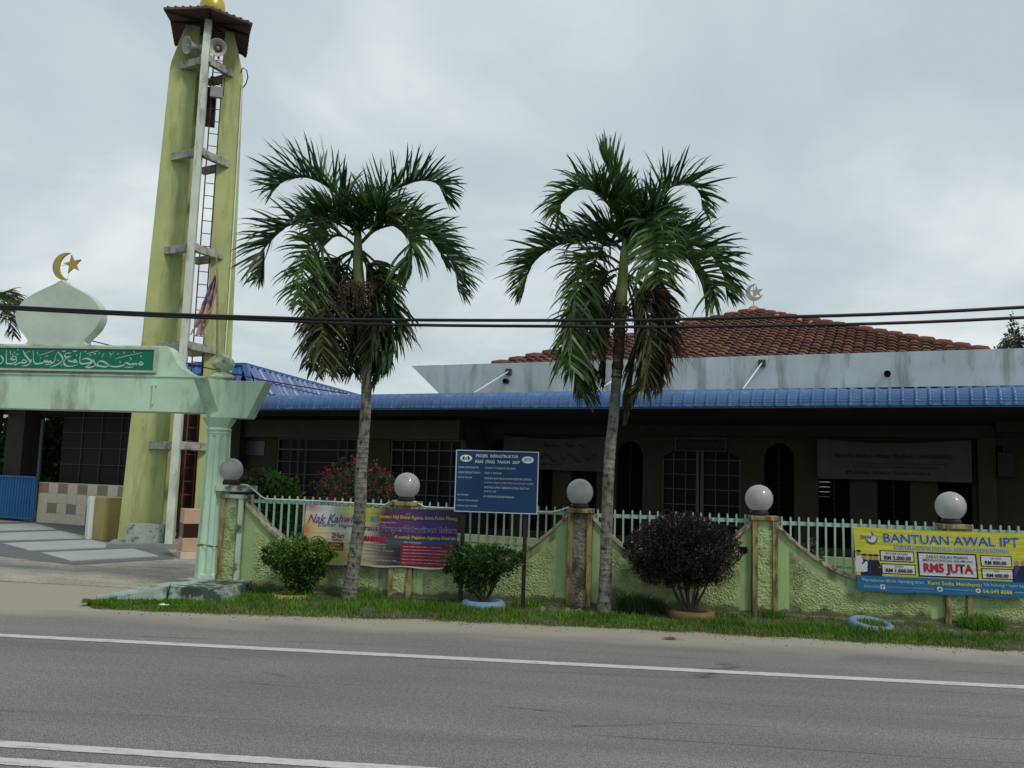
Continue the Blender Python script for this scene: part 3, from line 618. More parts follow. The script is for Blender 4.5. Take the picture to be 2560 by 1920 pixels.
J2 = [(.55, [(1603, 272), (1640, 250), (1957, 178)]), (.55, [(1187, 190), (1372, 143)]), (.55, [(540, 207), (752, 133)]), (.5, [(345, 172), (432, 128)]), (.6, [(1510, 170), (1540, 200), (1578, 152)]), (.6, [(1540, 200), (1520, 245)]),
      (.8, [(1300, 182), (1325, 192)]), (.8, [(1440, 180), (1410, 245)]), (.7, [(1365, 175), (1380, 190)]), (.8, [(1620, 190), (1640, 198)]), (.7, [(1700, 160), (1710, 200)]), (.7, [(1790, 245), (1812, 275), (1790, 290)]),
      (.7, [(1830, 160), (1845, 175)]), (.7, [(1935, 220), (1945, 250)]), (.9, [(1240, 200), (1258, 212)]), (.7, [(1175, 145), (1190, 160)]), (.9, [(1010, 148), (1065, 143)]), (.8, [(860, 150), (915, 140)]), (.8, [(1655, 310), (1675, 318)]),
      (1.0, [(1355, 335), (1375, 340)]), (1., [(862, 335), (880, 342)]), (.8, [(640, 220), (680, 205)]), (.8, [(570, 235), (585, 242)]), (.8, [(520, 150), (530, 185)]), (.8, [(170, 180), (190, 188)]), (.8, [(225, 178), (265, 182)]),
      (.8, [(195, 150), (215, 157)]), (.8, [(240, 108), (258, 118)]), (.7, [(145, 130), (155, 190)]), (.6, [(1720, 392), (1760, 385), (1800, 392), (1850, 385)]), (.6, [(640, 330), (690, 338), (730, 325)]), (.7, [(810, 265), (825, 285)]), (.7, [(1060, 190), (1070, 220)])]
J2 = [(.0095 * a_, q) for a_, q in J2]
strokes(sb, 'calligraphy', J, jx, .0225, .0118, M_jawi)
strokes(sb, 'vowel_marks', J2, jx, .0222, .007, M_jawi)

# ================================================================== MINARET
mn = thing('minaret', 'tall yellow green four-finned minaret with ladder and small dark roof', 'minaret', MIN, (0, 0, 0))
def hw(z): # outer half width of the fins at height z
    T = [(0, 1.03), (2.4, .96), (4.1, .87), (6, .83), (9.9, .735), (10.0, .73), (10.5, .60), (10.92, .48)]
    for (a, b), (c, d) in zip(T, T[1:]):
        if z <= c: return b + (d - b) * (z - a) / (c - a)
    return T[-1][1]
ZL = [0, 2.4, 4.1, 6, 8, 9.9, 10.05, 10.5, 10.92]
def fin(sx, inner=.34, th=.085, mt=M_min, side=True):
    pts = [(sx * inner, 0)] + [(sx * hw(z), z) for z in ZL] + [(sx * inner * .85, 10.92)]
    if sx < 0: pts = pts[::-1]
    return pts
part('fin', MB().prism(fin(-1, .24), -.085, .085), M_min, mn, bevel=.01)
part('fin', MB().prism(fin(1, .36), -.085, .085), M_min, mn, bevel=.01)
def fin_y(sy, inner, th, cx=0):
    mb = MB(); P = [(sy * inner, 0)] + [(sy * hw(z) * .98, z) for z in ZL] + [(sy * inner * .85, 10.92)]
    n = len(P); 
    mb.v += [(cx - th, y, z) for y, z in P] + [(cx + th, y, z) for y, z in P]
    f1 = tuple(range(n)); f2 = tuple(range(2 * n - 1, n - 1, -1))
    mb.f += [f1 if sy > 0 else f1[::-1], f2 if sy > 0 else f2[::-1]]
    for i in range(n): j = (i + 1) % n; mb.f.append((j, i, n + i, n + j) if sy > 0 else (i, j, n + j, n + i))
    return mb
part('fin', fin_y(-1, .34, .070, -.02), M_minwhite, mn, label='front fin with a whitish outer edge')
part('fin', fin_y(1, .34, .12, -.17), M_min, mn)
for z in (2.0, 4.0, 6.0, 8.0, 10.0):
    rr = .60 if z < 9.9 else .56; t = .10; g = thing
    for k in range(4):
        a_ = R(45 + 90 * k); d = Vector((math.cos(a_), math.sin(a_))); n_ = Vector((-d.y, d.x)); c = d * rr * .707
        hl = rr * .707 + (.12 if k in (2, 3) else -.03)
        pts = [c + n_ * hl - d * .05, c + n_ * hl + d * .05, c - n_ * hl + d * .05, c - n_ * hl - d * .05]
        part('ring_beam', MB().vprism([(p.x, p.y) for p in reversed(pts)], z - .10 + .002 * k, z + .06 + .002 * k), M_beam, mn, bevel=.008)
# ladder inside the shaft
lad = MB()
for sx in (.10, .30): lad.tube([(sx, .18, .3), (sx, .18, 10.9)], .014, 6)
part('ladder_rail', lad, M_rust, mn)
rung = mesh('ladder_rung', MB().tube([(.10, .18, 0), (.30, .18, 0)], .009, 6), M_rust)
for k in range(38):
    o = bpy.data.objects.new('ladder_rung', rung); COL.objects.link(o); o.parent = mn; o.location = (0, 0, .45 + .275 * k)
part('cable', MB().tube([(.40 + .02 * math.sin(z * 1.7), -.02, z) for z in [.3 * k for k in range(36)]], .016, 6), M_cable, mn, smooth=True)
part('cable', MB().tube([(.34 + .015 * math.sin(z * 1.1 + 1), .12, z) for z in [.3 * k for k in range(35)]], .009, 6), M_cable, mn, smooth=True)
part('cable', MB().tube([(.74, -.10, 9.7), (.80, -.10, 9.8), (.83, -.1, 9.95), (.80, -.1, 10.1), (.72, -.1, 10.15), (.68, -.1, 10.05)], .012, 6), M_cable, mn, smooth=True)
part('pipe', MB().tube([(.755, -.11, 0), (.745, -.11, 6), (.72, -.11, 9.8)], .014, 6), M_whitepipe, mn)
part('core_wall', MB().box(.02, .62, .35, .42, 0, 3.1), mat('dark_red_inner', (.035, .015, .012), .9, .2), mn, label='dark inner panel behind the lower ladder')
# cross gabled roof: corners low, mid sides high
rw = .86; zc_, zm, zp = 10.76, 10.96, 11.12
ry = .66; cr_ = [(-rw, -rw), (rw, -rw), (rw - .1, ry), (-rw + .1, ry)]; md = [(0, -rw), (rw - .05, 0), (0, ry), (-rw + .05, 0)]
def roofshell(dz, sc_):
    mb = MB(); P = []
    for k in range(4): P += [(cr_[k][0] * sc_, cr_[k][1] * sc_, zc_ + dz), (md[k][0] * sc_, md[k][1] * sc_, zm + dz)]
    P.append((0, 0, zp + dz)); return P
A = roofshell(0, 1); B_ = roofshell(.045, 1.0); rfm = MB(); rfm.v = A + B_
for k in range(8):
    j = (k + 1) % 8; rfm.f += [(j, k, 8), (9 + k, 9 + j, 17), (k, j, 9 + j, 9 + k)]
part('roof', rfm, M_roofdark, mn)
for k in range(4):       # raised tile ribs on each half slope
    c0 = Vector((*cr_[k], zc_ + .045)); m0 = Vector((*md[k], zm + .045)); m1 = Vector((*md[(k + 3) % 4], zm + .045)); top_ = Vector((0, 0, zp + .045)); rb = MB()
    for e0, e1 in ((c0, m0), (c0, m1)):
        for q in range(6):
            p = e0 + (e1 - e0) * (q + .5) / 6; rb.tube([p, p + (top_ - p) * .96], .028, 5)
    part('tile_ribs', rb, M_roofdark, mn)
rft = MB()
for k in range(4):
    c0 = Vector((*cr_[k], zc_ - .02)); rft.tube([Vector((c0.x * .97, c0.y * .97, c0.z)), Vector((0, 0, zp - .05))], .02, 4)
    m0 = Vector((*md[k], zm - .02)); rft.tube([Vector((m0.x * .97, m0.y * .97, m0.z)), Vector((0, 0, zp - .05))], .02, 4)
part('rafters', rft, M_indark, mn)
part('golden_dome', MB().lathe([(.12, 11.52), (.20, 11.56), (.25, 11.63), (.265, 11.74), (.25, 11.86), (.19, 12.0), (.10, 12.10), (.03, 12.18), (.001, 12.3)], 32, (.02, -.12, -.40)), M_gold, mn, smooth=True)
part('plinth_block', MB().box(-.80, -.13, -.74, -.35, 0, .44), mat('plinth_render', (.30, .36, .32), .85, .15, 4, (.05, .06, .05), .9, (6, 6, 6), .54, .3, 40), mn)
part('plinth_slab', MB().box(-1.1, .95, -1.02, 1.0, 0, .10), M_greypaint, mn)
def horn(s, d, z, yaw, pitch, label):
    f = Frame(0, 0, 0); base = MIN.p(s, d, z)
    o = bpy.data.objects.new('horn_loudspeaker', None); COL.objects.link(o); ORG[o] = Vector((0, 0, 0))
    o.matrix_world = Matrix.Translation(base) @ Matrix.Rotation(R(yaw), 4, 'Z') @ Matrix.Rotation(R(90 + pitch), 4, 'X')
    tag(o, label, 'loudspeaker', 'horn loudspeakers on the minaret')
    part('bell', MB().lathe([(.05, -.26), (.055, -.2), (.075, -.12), (.115, -.05), (.17, 0), (.185, .012), (.178, .012), (.16, .0), (.11, -.05), (.07, -.12), (.05, -.19)], 32, cap=False), M_horn, o, smooth=True)
    part('driver', MB().lathe([(.02, -.40), (.075, -.39), (.08, -.30), (.06, -.25)], 20), M_horn, o, smooth=True)
    part('reentrant_cone', MB().lathe([(.050, -.19), (.045, -.10), (.028, -.02), (.022, .0), (.001, .002)], 16), M_horn, o, smooth=True)
    part('bracket', MB().box(-.02, .02, -.20, -.07, -.2, -.17), M_greybox, o)
horn(.20, -.50, 10.32, 12, 14, 'pale horn loudspeaker facing the road, right of the minaret front fin')
horn(-.40, -.42, 10.30, -40, 10, 'rust-stained horn loudspeaker turned left beside the minaret front fin')
fl = thing('floodlight', 'grey box floodlight hung under the top ring of the minaret', 'floodlight', MIN, (.24, -.38, 9.4))
part('housing', MB().hexa([(.11, -.46, 9.26), (.36, -.46, 9.26), (.36, -.28, 9.30), (.11, -.28, 9.30), (.11, -.40, 9.52), (.36, -.40, 9.52), (.36, -.24, 9.54), (.11, -.24, 9.54)]), M_greybox, fl, bevel=.01)
part('bracket', MB().box(.09, .105, -.36, -.33, 9.35, 9.72).box(.365, .38, -.36, -.33, 9.35, 9.72).box(.09, .38, -.36, -.33, 9.72, 9.74), M_black, fl)
bs = thing('speaker_box', 'black loudspeaker cabinet high in the minaret shaft behind the ladder', 'loudspeaker', MIN, (.1, .3, 9.0))
part('cabinet', MB().box(-.16, .20, .22, .5, 8.95, 9.75), M_black, bs, bevel=.01)
part('grille', MB().box(-.13, .17, .205, .218, 9.0, 9.7), mat('speaker_cloth', (.02, .02, .02), .95), bs)

# ragged flag on a bamboo pole
fp = thing('flag', 'faded tattered striped flag hanging from a leaning bamboo pole', 'flag', WALL, (-4.45, 1.5, 0))
def q_(s, z): return (s * 1.0, 1.5, z)
part('pole', MB().tube([(-4.40, 1.45, .0), (-4.47, 1.47, 1.5), (-4.57, 1.5, 2.96), (-4.64, 1.53, 3.8), (-4.70, 1.56, 4.43), (-4.80, 1.6, 5.04)], [.028, .026, .022, .017, .012, .008], 8), M_bamboo, fp, smooth=True)
def flagpt(u, v):
    c = Vector((-4.70, 4.42)) + (Vector((-4.93, 3.52)) - Vector((-4.70, 4.42))) * v; wdt = (.04 + .20 * math.sin(min(1, v * 1.6) * 1.5)) * (1 - .25 * v)
    x = c.x + (u - .5) * wdt + .02 * Nz(v * 6, u * 3) - (.12 * max(0, v - .62) if u < .3 else 0)
    return (x, 1.53 + .055 * math.sin(u * 17 + v * 2.5) + .03 * Nz(u * 4, v * 5, 4), c.y + .035 * Nz(u * 9, v * 3, 7) - (.08 * u * max(0, v - .8)))
fm = bpy.data.materials.new('faded_flag'); fm.use_nodes = True; _n = fm.node_tree; _p = _n.nodes['Principled BSDF']
_a = _n.nodes.new('ShaderNodeAttribute'); _a.attribute_name = 'Col'; _n.links.new(_a.outputs['Color'], _p.inputs['Base Color']); _p.inputs['Roughness'].default_value = .8
def paint(o, fn):
    me = o.data; at = me.color_attributes.new('Col', 'FLOAT_COLOR', 'POINT'); og = root_org(o)
    arr = [];
    for v in me.vertices: arr += list(fn(v.co.x + og[0], v.co.y + og[1], v.co.z + og[2])) + [1]
    at.data.foreach_set('color', arr)
fb = MB().grid(flagpt, 20, 60); fb.f = [f_ for i_, f_ in enumerate(fb.f) if not (i_ // 20 > 44 and (Nz(i_ % 20 * .5, i_ // 20 * .14) > .16))]
fo = part('cloth', fb, fm, fp, smooth=True)
k_ = [0]
def flagcol(x, y, z):
    i = k_[0]; k_[0] += 1; u = (i % 21) / 20; v = (i // 21) / 60
    if v < .5 and u < .75: return (.16, .12, .20) if Nz(u * 5, v * 9) < .22 else (.36, .25, .22)
    return (.42, .20, .16) if int(u * 9 + .6 * Nz(v * 3, 1)) % 2 == 0 else (.50, .42, .38)
paint(fo, flagcol)

# tiled post, yellow cupboard, tiled counter and the dark hall beside the gateway
tp = thing('tiled_post', 'short peach tiled post with a dark brown band at the foot of the minaret', 'post', WORLD, (-5.45, 15.2, 0))
def rotp(cx, cy, w_, h_, deg, z0, z1):
    c, s_ = math.cos(R(deg)), math.sin(R(deg)); return [(cx + x * c - y * s_, cy + x * s_ + y * c) for x, y in ((-w_, -h_), (w_, -h_), (w_, h_), (-w_, h_))]
for nm, z0, z1, mt in (('base', .0, .13, M_cream), ('lower_tiles', .135, .36, M_peach), ('brown_band', .362, .60, M_brown), ('upper_tiles', .602, .84, M_peach)):
    wv_ = .25 if nm != 'base' else .27
    part(nm, MB().vprism(rotp(-5.42, 15.30, wv_, wv_, 28, 0, 0), z0, z1), mt, tp, bevel=.003)
yc = thing('cupboard', 'yellow cupboard with a white side standing left of the minaret', 'cupboard', WORLD, (-8.2, 18.2, 0))
part('body', MB().vprism([(-8.62, 18.25), (-8.28, 17.95), (-7.75, 18.35), (-8.05, 18.75)], .02, .88), M_yellowbox, yc, bevel=.004)
part('side_panel', MB().vprism([(-8.79, 18.28), (-8.70, 18.20), (-8.63, 18.27), (-8.70, 18.36)], .02, .90), M_white, yc)

# ================================================================== MOSQUE
mq = thing('mosque', 'low mosque hall with blue eaves canopy, grey parapet and terracotta pyramid roof', 'mosque', BLD, (0, 0, 0))
SR = 15.0
ARCH = [-1.83, -.75, .33, 1.41, 4.64, 5.72, 6.83, 7.92]; AH = .31
def arch_pts(c, hw_=AH, zs=2.06, zp_=2.46, n=10):
    o = []
    for k in range(n + 1):
        t = k / n; a_ = math.pi * (1 - t); x = math.cos(a_); z = math.sin(a_) ** .85
        o.append((c + hw_ * x, zs + (zp_ - zs) * z))
    return o
wl = MB(); WT = 2.60; dW0, dW1 = 3.40, 3.58
ops = sorted([(c, AH, 'a') for c in ARCH] + [(3.0, .86, 'd')]); x = -2.2
for c, h_, ty in ops:
    wl.box(x, c - h_, dW0, dW1, 0, WT); x = c + h_
    if ty == 'a': pr = arch_pts(c)
    else: pr = [(2.14, 2.10), (2.14, 2.10), (2.47, 2.28), (3.55, 2.28), (3.86, 2.10), (3.86, 2.10)]
    for (a0, b0), (a1, b1) in zip(pr, pr[1:]):
        if a1 - a0 > 1e-4: wl.prism([(a0, b0), (a1, b1), (a1, WT), (a0, WT)], dW0, dW1)
    if ty == 'a': wl.box(c - h_, c + h_, dW0, dW1, 0, .35)
wl.box(x, SR, dW0, dW1, 0, WT)
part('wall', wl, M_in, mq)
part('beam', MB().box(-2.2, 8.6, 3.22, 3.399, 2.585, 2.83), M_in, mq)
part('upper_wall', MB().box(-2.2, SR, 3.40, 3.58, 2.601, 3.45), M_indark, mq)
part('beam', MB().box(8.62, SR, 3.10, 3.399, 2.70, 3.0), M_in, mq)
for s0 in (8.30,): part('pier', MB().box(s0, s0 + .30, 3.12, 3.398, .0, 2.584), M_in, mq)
for c in ARCH:        # louvred window of each arch
    wn = part('window', MB().box(c - AH - .004, c - AH + .022, 3.46, 3.52, .35, 2.3).box(c + AH - .022, c + AH + .004, 3.46, 3.52, .35, 2.3).box(c - .012, c + .012, 3.46, 3.52, .35, 2.44), M_black, mq)
    lm = MESH_L if 'MESH_L' in globals() else None
    if lm is None: lm = MESH_L = mesh('louvre', MB().hexa([(-.288, -.05, -.045), (.288, -.05, -.045), (.288, -.045, -.048), (-.288, -.045, -.048), (-.288, .04, .048), (.288, .04, .048), (.288, .045, .045), (-.288, .045, .045)]), M_glass)
    for k in range(20):
        o = bpy.data.objects.new('louvre', lm); COL.objects.link(o); o.parent = wn; o.location = (c, 3.49, .42 + .1 * k)
        if k >= 17: o.scale = (.82, 1, 1) if k == 17 else ((.6, 1, 1) if k == 18 else (.3, 1, 1))
# double door with grille
dr = part('door', MB().box(2.16, 3.84, 3.50, 3.53, .1, 2.29), M_glass, mq)
part('door_frame', MB().box(2.90, 2.96, 3.44, 3.49, .1, 2.28).box(3.00, 3.06, 3.44, 3.49, .1, 2.28).box(2.14, 2.18, 3.44, 3.49, .1, 2.1).box(3.82, 3.86, 3.44, 3.49, .1, 2.1), M_grille, dr)
gm = MB()
for s_ in (2.40, 2.67, 3.32, 3.60): gm.box(s_ - .009, s_ + .009, 3.455, 3.475, .1, 2.28)
for z_ in (.45, .78, 1.10, 1.43, 1.75, 2.07): gm.box(2.18, 2.90, 3.458, 3.472, z_ - .009, z_ + .009).box(3.06, 3.82, 3.458, 3.472, z_ - .009, z_ + .009)
part('grille', gm, M_grille, dr)
# interior
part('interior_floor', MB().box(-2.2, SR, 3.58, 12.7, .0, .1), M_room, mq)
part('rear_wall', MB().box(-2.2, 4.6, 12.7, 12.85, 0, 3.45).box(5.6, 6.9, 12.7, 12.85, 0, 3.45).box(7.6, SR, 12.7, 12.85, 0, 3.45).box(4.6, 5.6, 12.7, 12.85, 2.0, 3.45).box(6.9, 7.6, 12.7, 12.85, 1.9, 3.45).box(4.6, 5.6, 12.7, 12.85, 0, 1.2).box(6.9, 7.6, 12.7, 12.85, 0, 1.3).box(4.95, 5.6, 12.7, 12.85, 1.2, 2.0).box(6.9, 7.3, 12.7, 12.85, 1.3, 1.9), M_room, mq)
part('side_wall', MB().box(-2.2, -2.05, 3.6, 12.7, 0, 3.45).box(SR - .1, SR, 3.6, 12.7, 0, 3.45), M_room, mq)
part('roof_slab', MB().box(-2.9, SR, 2.5, 12.9, 3.50, 3.62), M_indark, mq)
part('terrace', MB().box(-9.0, SR, .35, 3.4, .0, .16), mat('terrace_floor', (.06, .06, .05), .9), mq)  # floor colour darkened to stand in for veranda shade
tw = MB().box(-2.0, SR, .20, .34, 0, .40)
part('terrace_wall', tw, M_wall, mq)
for z_ in (.12, .25): part('joint_band', MB().box(-2.0, SR, .192, .199, z_, z_ + .012), M_foot, mq)
# left wing: fascia, wall, windows with grilles
part('fascia', MB().box(-9.6, -2.2, 2.02, 2.18, 2.385, 2.83), mat('fascia_render', (.075, .068, .045), .9, .1, 2), mq)  # fascia colour darkened along with the walls, as painted shade
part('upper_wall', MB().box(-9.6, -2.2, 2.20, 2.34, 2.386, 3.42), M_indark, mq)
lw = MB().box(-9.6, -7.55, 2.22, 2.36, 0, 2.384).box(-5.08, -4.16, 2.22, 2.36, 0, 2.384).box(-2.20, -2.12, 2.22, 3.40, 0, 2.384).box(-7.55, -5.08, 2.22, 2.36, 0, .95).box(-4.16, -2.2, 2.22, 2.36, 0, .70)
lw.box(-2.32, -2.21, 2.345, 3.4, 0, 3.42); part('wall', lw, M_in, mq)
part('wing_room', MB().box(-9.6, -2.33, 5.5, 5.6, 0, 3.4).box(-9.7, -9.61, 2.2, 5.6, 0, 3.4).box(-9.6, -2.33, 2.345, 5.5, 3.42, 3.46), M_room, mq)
def wing_window(x0, x1, z0, cols, rows, ztr):
    f = part('window', MB().box(x0, x1, 2.30, 2.32, z0, 2.384), M_glass, mq)
    g_ = MB()
    for c in cols: g_.box(c - .009, c + .009, 2.225, 2.245, z0, 2.37)
    for z_ in rows: g_.box(x0, x1, 2.228, 2.242, z_ - .009, z_ + .009)
    part('grille', g_, M_grille, f)
    part('frame', MB().box(x0, x1, 2.235, 2.275, ztr - .018, ztr + .018).box(x0, x1, 2.235, 2.275, 2.35, 2.384).box(x0, x0 + .03, 2.235, 2.275, z0, 2.35).box(x1 - .03, x1, 2.235, 2.275, z0, 2.35), M_grille, f)
wing_window(-4.14, -2.22, .72, [-3.80, -3.48, -3.13, -2.82, -2.5], [1.77, 1.43, 1.09, .78], 2.13)
wing_window(-7.53, -5.10, .97, [-7.11, -6.86, -6.64, -5.66, -5.40], [1.79, 1.48, 1.2], 2.10)
part('light_panel', MB().box(-9.1, -7.92, 2.19, 2.215, 1.93, 2.29), mat('dull_glass', (.10, .10, .12), .3), mq)
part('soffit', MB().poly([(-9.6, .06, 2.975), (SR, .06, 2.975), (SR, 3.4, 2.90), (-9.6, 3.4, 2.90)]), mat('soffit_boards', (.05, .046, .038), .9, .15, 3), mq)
# blue canopy of curved ribbed sheets, one metre each
arc = [(.30 - .30 * math.sin(t), 2.95 + .285 * math.cos(t) - 0.0) for t in [R(88 * k / 18) for k in range(19)]]
prof = [(2.33, 3.44), (.55, 3.262)] + [(d + (.0045 if i % 2 else 0), z - (.003 if i % 2 else 0)) for i, (d, z) in enumerate(arc)] + [(-.002, 2.93)]
cs_ = MB(); colsx = []
for r_ in range(5):
    for dx_, up in ((.0, 0), (.012, .8), (.030, 1), (.048, .8), (.060, 0), (.13, 0)): colsx.append((r_ * .2 + dx_, up))
colsx.append((1.0, 0))
nP = len(prof)
for i, (d, z) in enumerate(prof):
    a0 = prof[max(0, i - 1)]; a1 = prof[min(nP - 1, i + 1)]; tx, tz = a1[0] - a0[0], a1[1] - a0[1]; l_ = math.hypot(tx, tz); nx_, nz_ = tz / l_, -tx / l_
    if nz_ < 0 and i < 3: nx_, nz_ = -nx_, -nz_
    for x_, up in colsx: cs_.v.append((x_, d + nx_ * up * .028 , z + abs(nz_) * up * .028))
nc = len(colsx)
for i in range(nP - 1):
    for k in range(nc - 1): a_ = i * nc + k; cs_.f.append((a_, a_ + nc, a_ + nc + 1, a_ + 1))
sheet = mesh('roof_sheet', cs_, M_blue)
cn = part('canopy', MB().box(-9.6, SR, .02, .045, 2.90, 2.955), M_bluefascia, mq)
for k in range(25):
    o = bpy.data.objects.new('roof_sheet', sheet); COL.objects.link(o); o.parent = cn; o.location = (-9.6 + k * 1.0, .001 * (k % 3), .0015 * (k % 2))
# parapet gutter
pp_ = MB()
pp_.hexa([(-2.97, 2.36, 3.49), (SR, 2.36, 3.49), (SR, 2.48, 3.49), (-2.9, 2.48, 3.49), (-3.72, 2.30, 4.155), (SR, 2.30, 4.155), (SR, 2.42, 4.155), (-3.60, 2.42, 4.155)])
pp_.hexa([(-2.97, 2.49, 3.49), (-2.87, 2.49, 3.49), (-2.87, 13, 3.49), (-2.97, 13, 3.49), (-3.72, 2.425, 4.155), (-3.60, 2.425, 4.155), (-3.60, 13, 4.155), (-3.72, 13, 4.155)])
part('parapet', pp_, M_parapet, mq)
part('shadow_board', MB().box(-2.9, SR, 2.42, 2.46, 3.38, 3.489), M_bluefascia, mq)
for (s0, z0, s1) in ((-1.14, 3.95, -.98), (1.78, 3.97, 1.67), (4.46, 4.0, 4.42), (7.5, 4.0, 7.45)):
    if s0 > 7: continue
    rd = part('stay_rod', MB().tube([(s0, 2.27, z0), (s1, .30, 3.27)], .014, 8), M_whitepipe, mq, smooth=True)
    part('bracket', MB().box(s0 - .07, s0 + .07, 2.26, 2.335, z0 - .07, z0 + .07), mat('bracket_steel', (.05, .055, .06), .8, .4, 30), rd)
for s0 in (-1.18, 6.77): part('spout', MB().lathe([(.055, 0), (.062, 0), (.062, .1), (.055, .1), (.05, .005), (.0, .004)], 20, (0, 0, 0)), M_black, mq); o = bpy.context.scene.objects
for o in [x for x in mq.children if x.name.startswith('spout')]:
    o.rotation_euler = (R(90), 0, 0)
for o, s0 in zip([x for x in mq.children if x.name.startswith('spout')], (-1.18, 6.77)): o.location = (s0, 2.30, 3.73)
# pyramid roof
AP = Vector((3.46, 7.67, 6.14)); EL = Vector((-1.69, 2.6, 4.15)); ER = Vector((8.45, 2.6, 4.15)); BL = Vector((-1.69, 12.74, 4.15)); BR = Vector((8.45, 12.74, 4.15))
dn = Vector((0, 0, -.06))
part('roof_deck', MB().poly([EL + dn, ER + dn, AP + dn]).poly([ER + dn, BR + dn, AP + dn]).poly([BR + dn, BL + dn, AP + dn]).poly([BL + dn, EL + dn, AP + dn]).box(EL.x, ER.x, 2.6, 12.74, 3.62, 4.08), M_terra, mq)
def tile_geo(mb, M_, w_=.214, l_=.30):
    n = 8; top_ = []; bot = []; back = []
    for k in range(n + 1):
        t = k / n; x_ = -w_ / 2 + w_ * t; zz_ = .030 * (math.sin(2 * math.pi * t - .6) * .8 + .35 * math.sin(4 * math.pi * t))
        top_.append((x_, 0, zz_ + .048)); bot.append((x_, 0, zz_ + .020)); back.append((x_, l_, zz_ + .014))
    b0 = len(mb.v); mb.v += [tuple(M_ @ Vector(p)) for p in top_ + bot + back]
    for k in range(n): mb.f += [(b0 + k, b0 + k + 1, b0 + 2 * (n + 1) + k + 1, b0 + 2 * (n + 1) + k), (b0 + n + 1 + k, b0 + n + 2 + k, b0 + k + 1, b0 + k)]
slope = (AP - Vector((AP.x, EL.y, EL.z))); sl = slope.length; sd_ = slope / sl; ang = math.asin(sd_.z)
rows = 20; tw_ = .208; tl = MB(); tile_geo(tl, Matrix.Identity(4)); tmesh = mesh('roof_tile', tl, M_terra); cnt = 0; rest = MB(); deck = [x for x in mq.children if x.name == 'roof_deck'][0]
tone = [M_terra, mat('terracotta_dark', (.085, .038, .026), .85, .3, 2.0, (.04, .03, .025), .7, (4, 4, 4), .5, .35, 50, fine=25), mat('terracotta_light', (.17, .07, .042), .8, .3, 2.0, (.09, .05, .03), .6, (3, 3, 3), .55, .35, 50, fine=25)]
tms = [tmesh] + [mesh('roof_tile', tl, q) for q in tone[1:]]
for j in range(rows):
    f0 = j / rows; s0 = EL.x + (AP.x - EL.x) * f0 + .12; s1 = ER.x + (AP.x - ER.x) * f0 - .12; base = Vector((0, EL.y, EL.z)) + sd_ * (sl * f0)
    n = int((s1 - s0) / tw_)
    for k in range(n + 1):
        s_ = round((s0) / tw_) * tw_ + k * tw_
        if s_ < s0 or s_ > s1: continue
        jit = rng.uniform(-.004, .004); M_ = Matrix.Translation((s_, base.y - .03, base.z + jit)) @ Matrix.Rotation(ang - R(1.2), 4, 'X') @ Matrix.Rotation(R(rng.uniform(-.8, .8)), 4, 'Z')
        if cnt < 300:
            o = bpy.data.objects.new('roof_tile', tms[rng.choice((0, 0, 1, 2))]); COL.objects.link(o); o.parent = mq; o.matrix_local = M_; cnt += 1
        else: tile_geo(rest, M_)
ro = part('upper_roof_tiles', rest, M_terra, mq); ro['kind'] = 'stuff'
rc = MB(); rc.tube([(0, 0, 0), (0, .20, .0), (0, .43, -.035)], [.115, .105, .085], 10)
rcm = mesh('ridge_tile', rc, M_ridge, smooth=True)
for E_ in (EL, ER):
    dv = (AP - E_); n = 17
    for k in range(n):
        p = E_ + dv * (k / n); o = bpy.data.objects.new('ridge_tile', rcm); COL.objects.link(o); o.parent = mq
        o.matrix_local = Matrix.Translation(p + Vector((0, 0, .0))) @ dv.to_track_quat('Y', 'Z').to_matrix().to_4x4()
mo = MB(); mo.sphere((AP.x, AP.y, AP.z - .02), .17, 12, 7)
for k in range(5): p = AP + (ER - AP) * (.10 + .06 * k) + Vector((-.08, -.10, -.05)); mo.sphere(p, .07 + .02 * (k % 2), 7, 5)
part('ridge_mortar', mo, M_mortar, mq)
# finial of the mosque roof
cf = thing('crescent_finial', 'pale sheet metal crescent and star on the red tiled roof peak', 'finial', BLD, (AP.x, AP.y, AP.z))
part('rod', MB().tube([(AP.x, AP.y, AP.z), (AP.x, AP.y, 6.88)], .011, 6), M_bronze, cf)
cc = (AP.x + .02, 6.64)
part('crescent', strip_prism(crescent_pts(cc[0], cc[1], .225, 75, 345, .2, .42), 24, AP.y - .02, AP.y + .02), M_bronze, cf)
part('star', MB().prism(star(cc[0] + .06, cc[1] + .02, .17, 22), AP.y - .015, AP.y + .025), M_bronze, cf)
# dark lantern-like box on the right pier and wall plaque over the door
lb_ = thing('wall_speaker', 'black box loudspeaker fixed to the dark veranda wall at the right', 'loudspeaker', BLD, (8.75, 3.05, 2.0))
part('cabinet', MB().box(8.62, 8.89, 3.02, 3.2, 1.85, 2.32), M_black, lb_, bevel=.01)
part('bracket', MB().box(8.72, 8.78, 3.1, 3.39, 2.33, 2.42), M_black, lb_)
pq = thing('door_plaque', 'dark framed plaque above the mosque double door', 'sign', BLD, (3.0, 3.35, 2.4))
part('panel', MB().box(2.47, 3.54, 3.36, 3.39, 2.27, 2.525), M_black, pq)
part('frame', MB().box(2.45, 3.56, 3.345, 3.39, 2.525, 2.543).box(2.45, 3.56, 3.345, 3.39, 2.252, 2.27).box(2.45, 2.47, 3.345, 3.39, 2.27, 2.525).box(3.54, 3.56, 3.345, 3.39, 2.27, 2.525), M_grille, pq)
strokes(pq, 'calligraphy', [[(x_, 0), (x_ - .05, .03), (x_ - .10, -.02), (x_ - .14, .04)] for x_ in (3.45, 3.28, 3.1, 2.95, 2.78, 2.64)], lambda x_, y_: (x_, 2.40 + y_), 3.357, .006, M_grille)

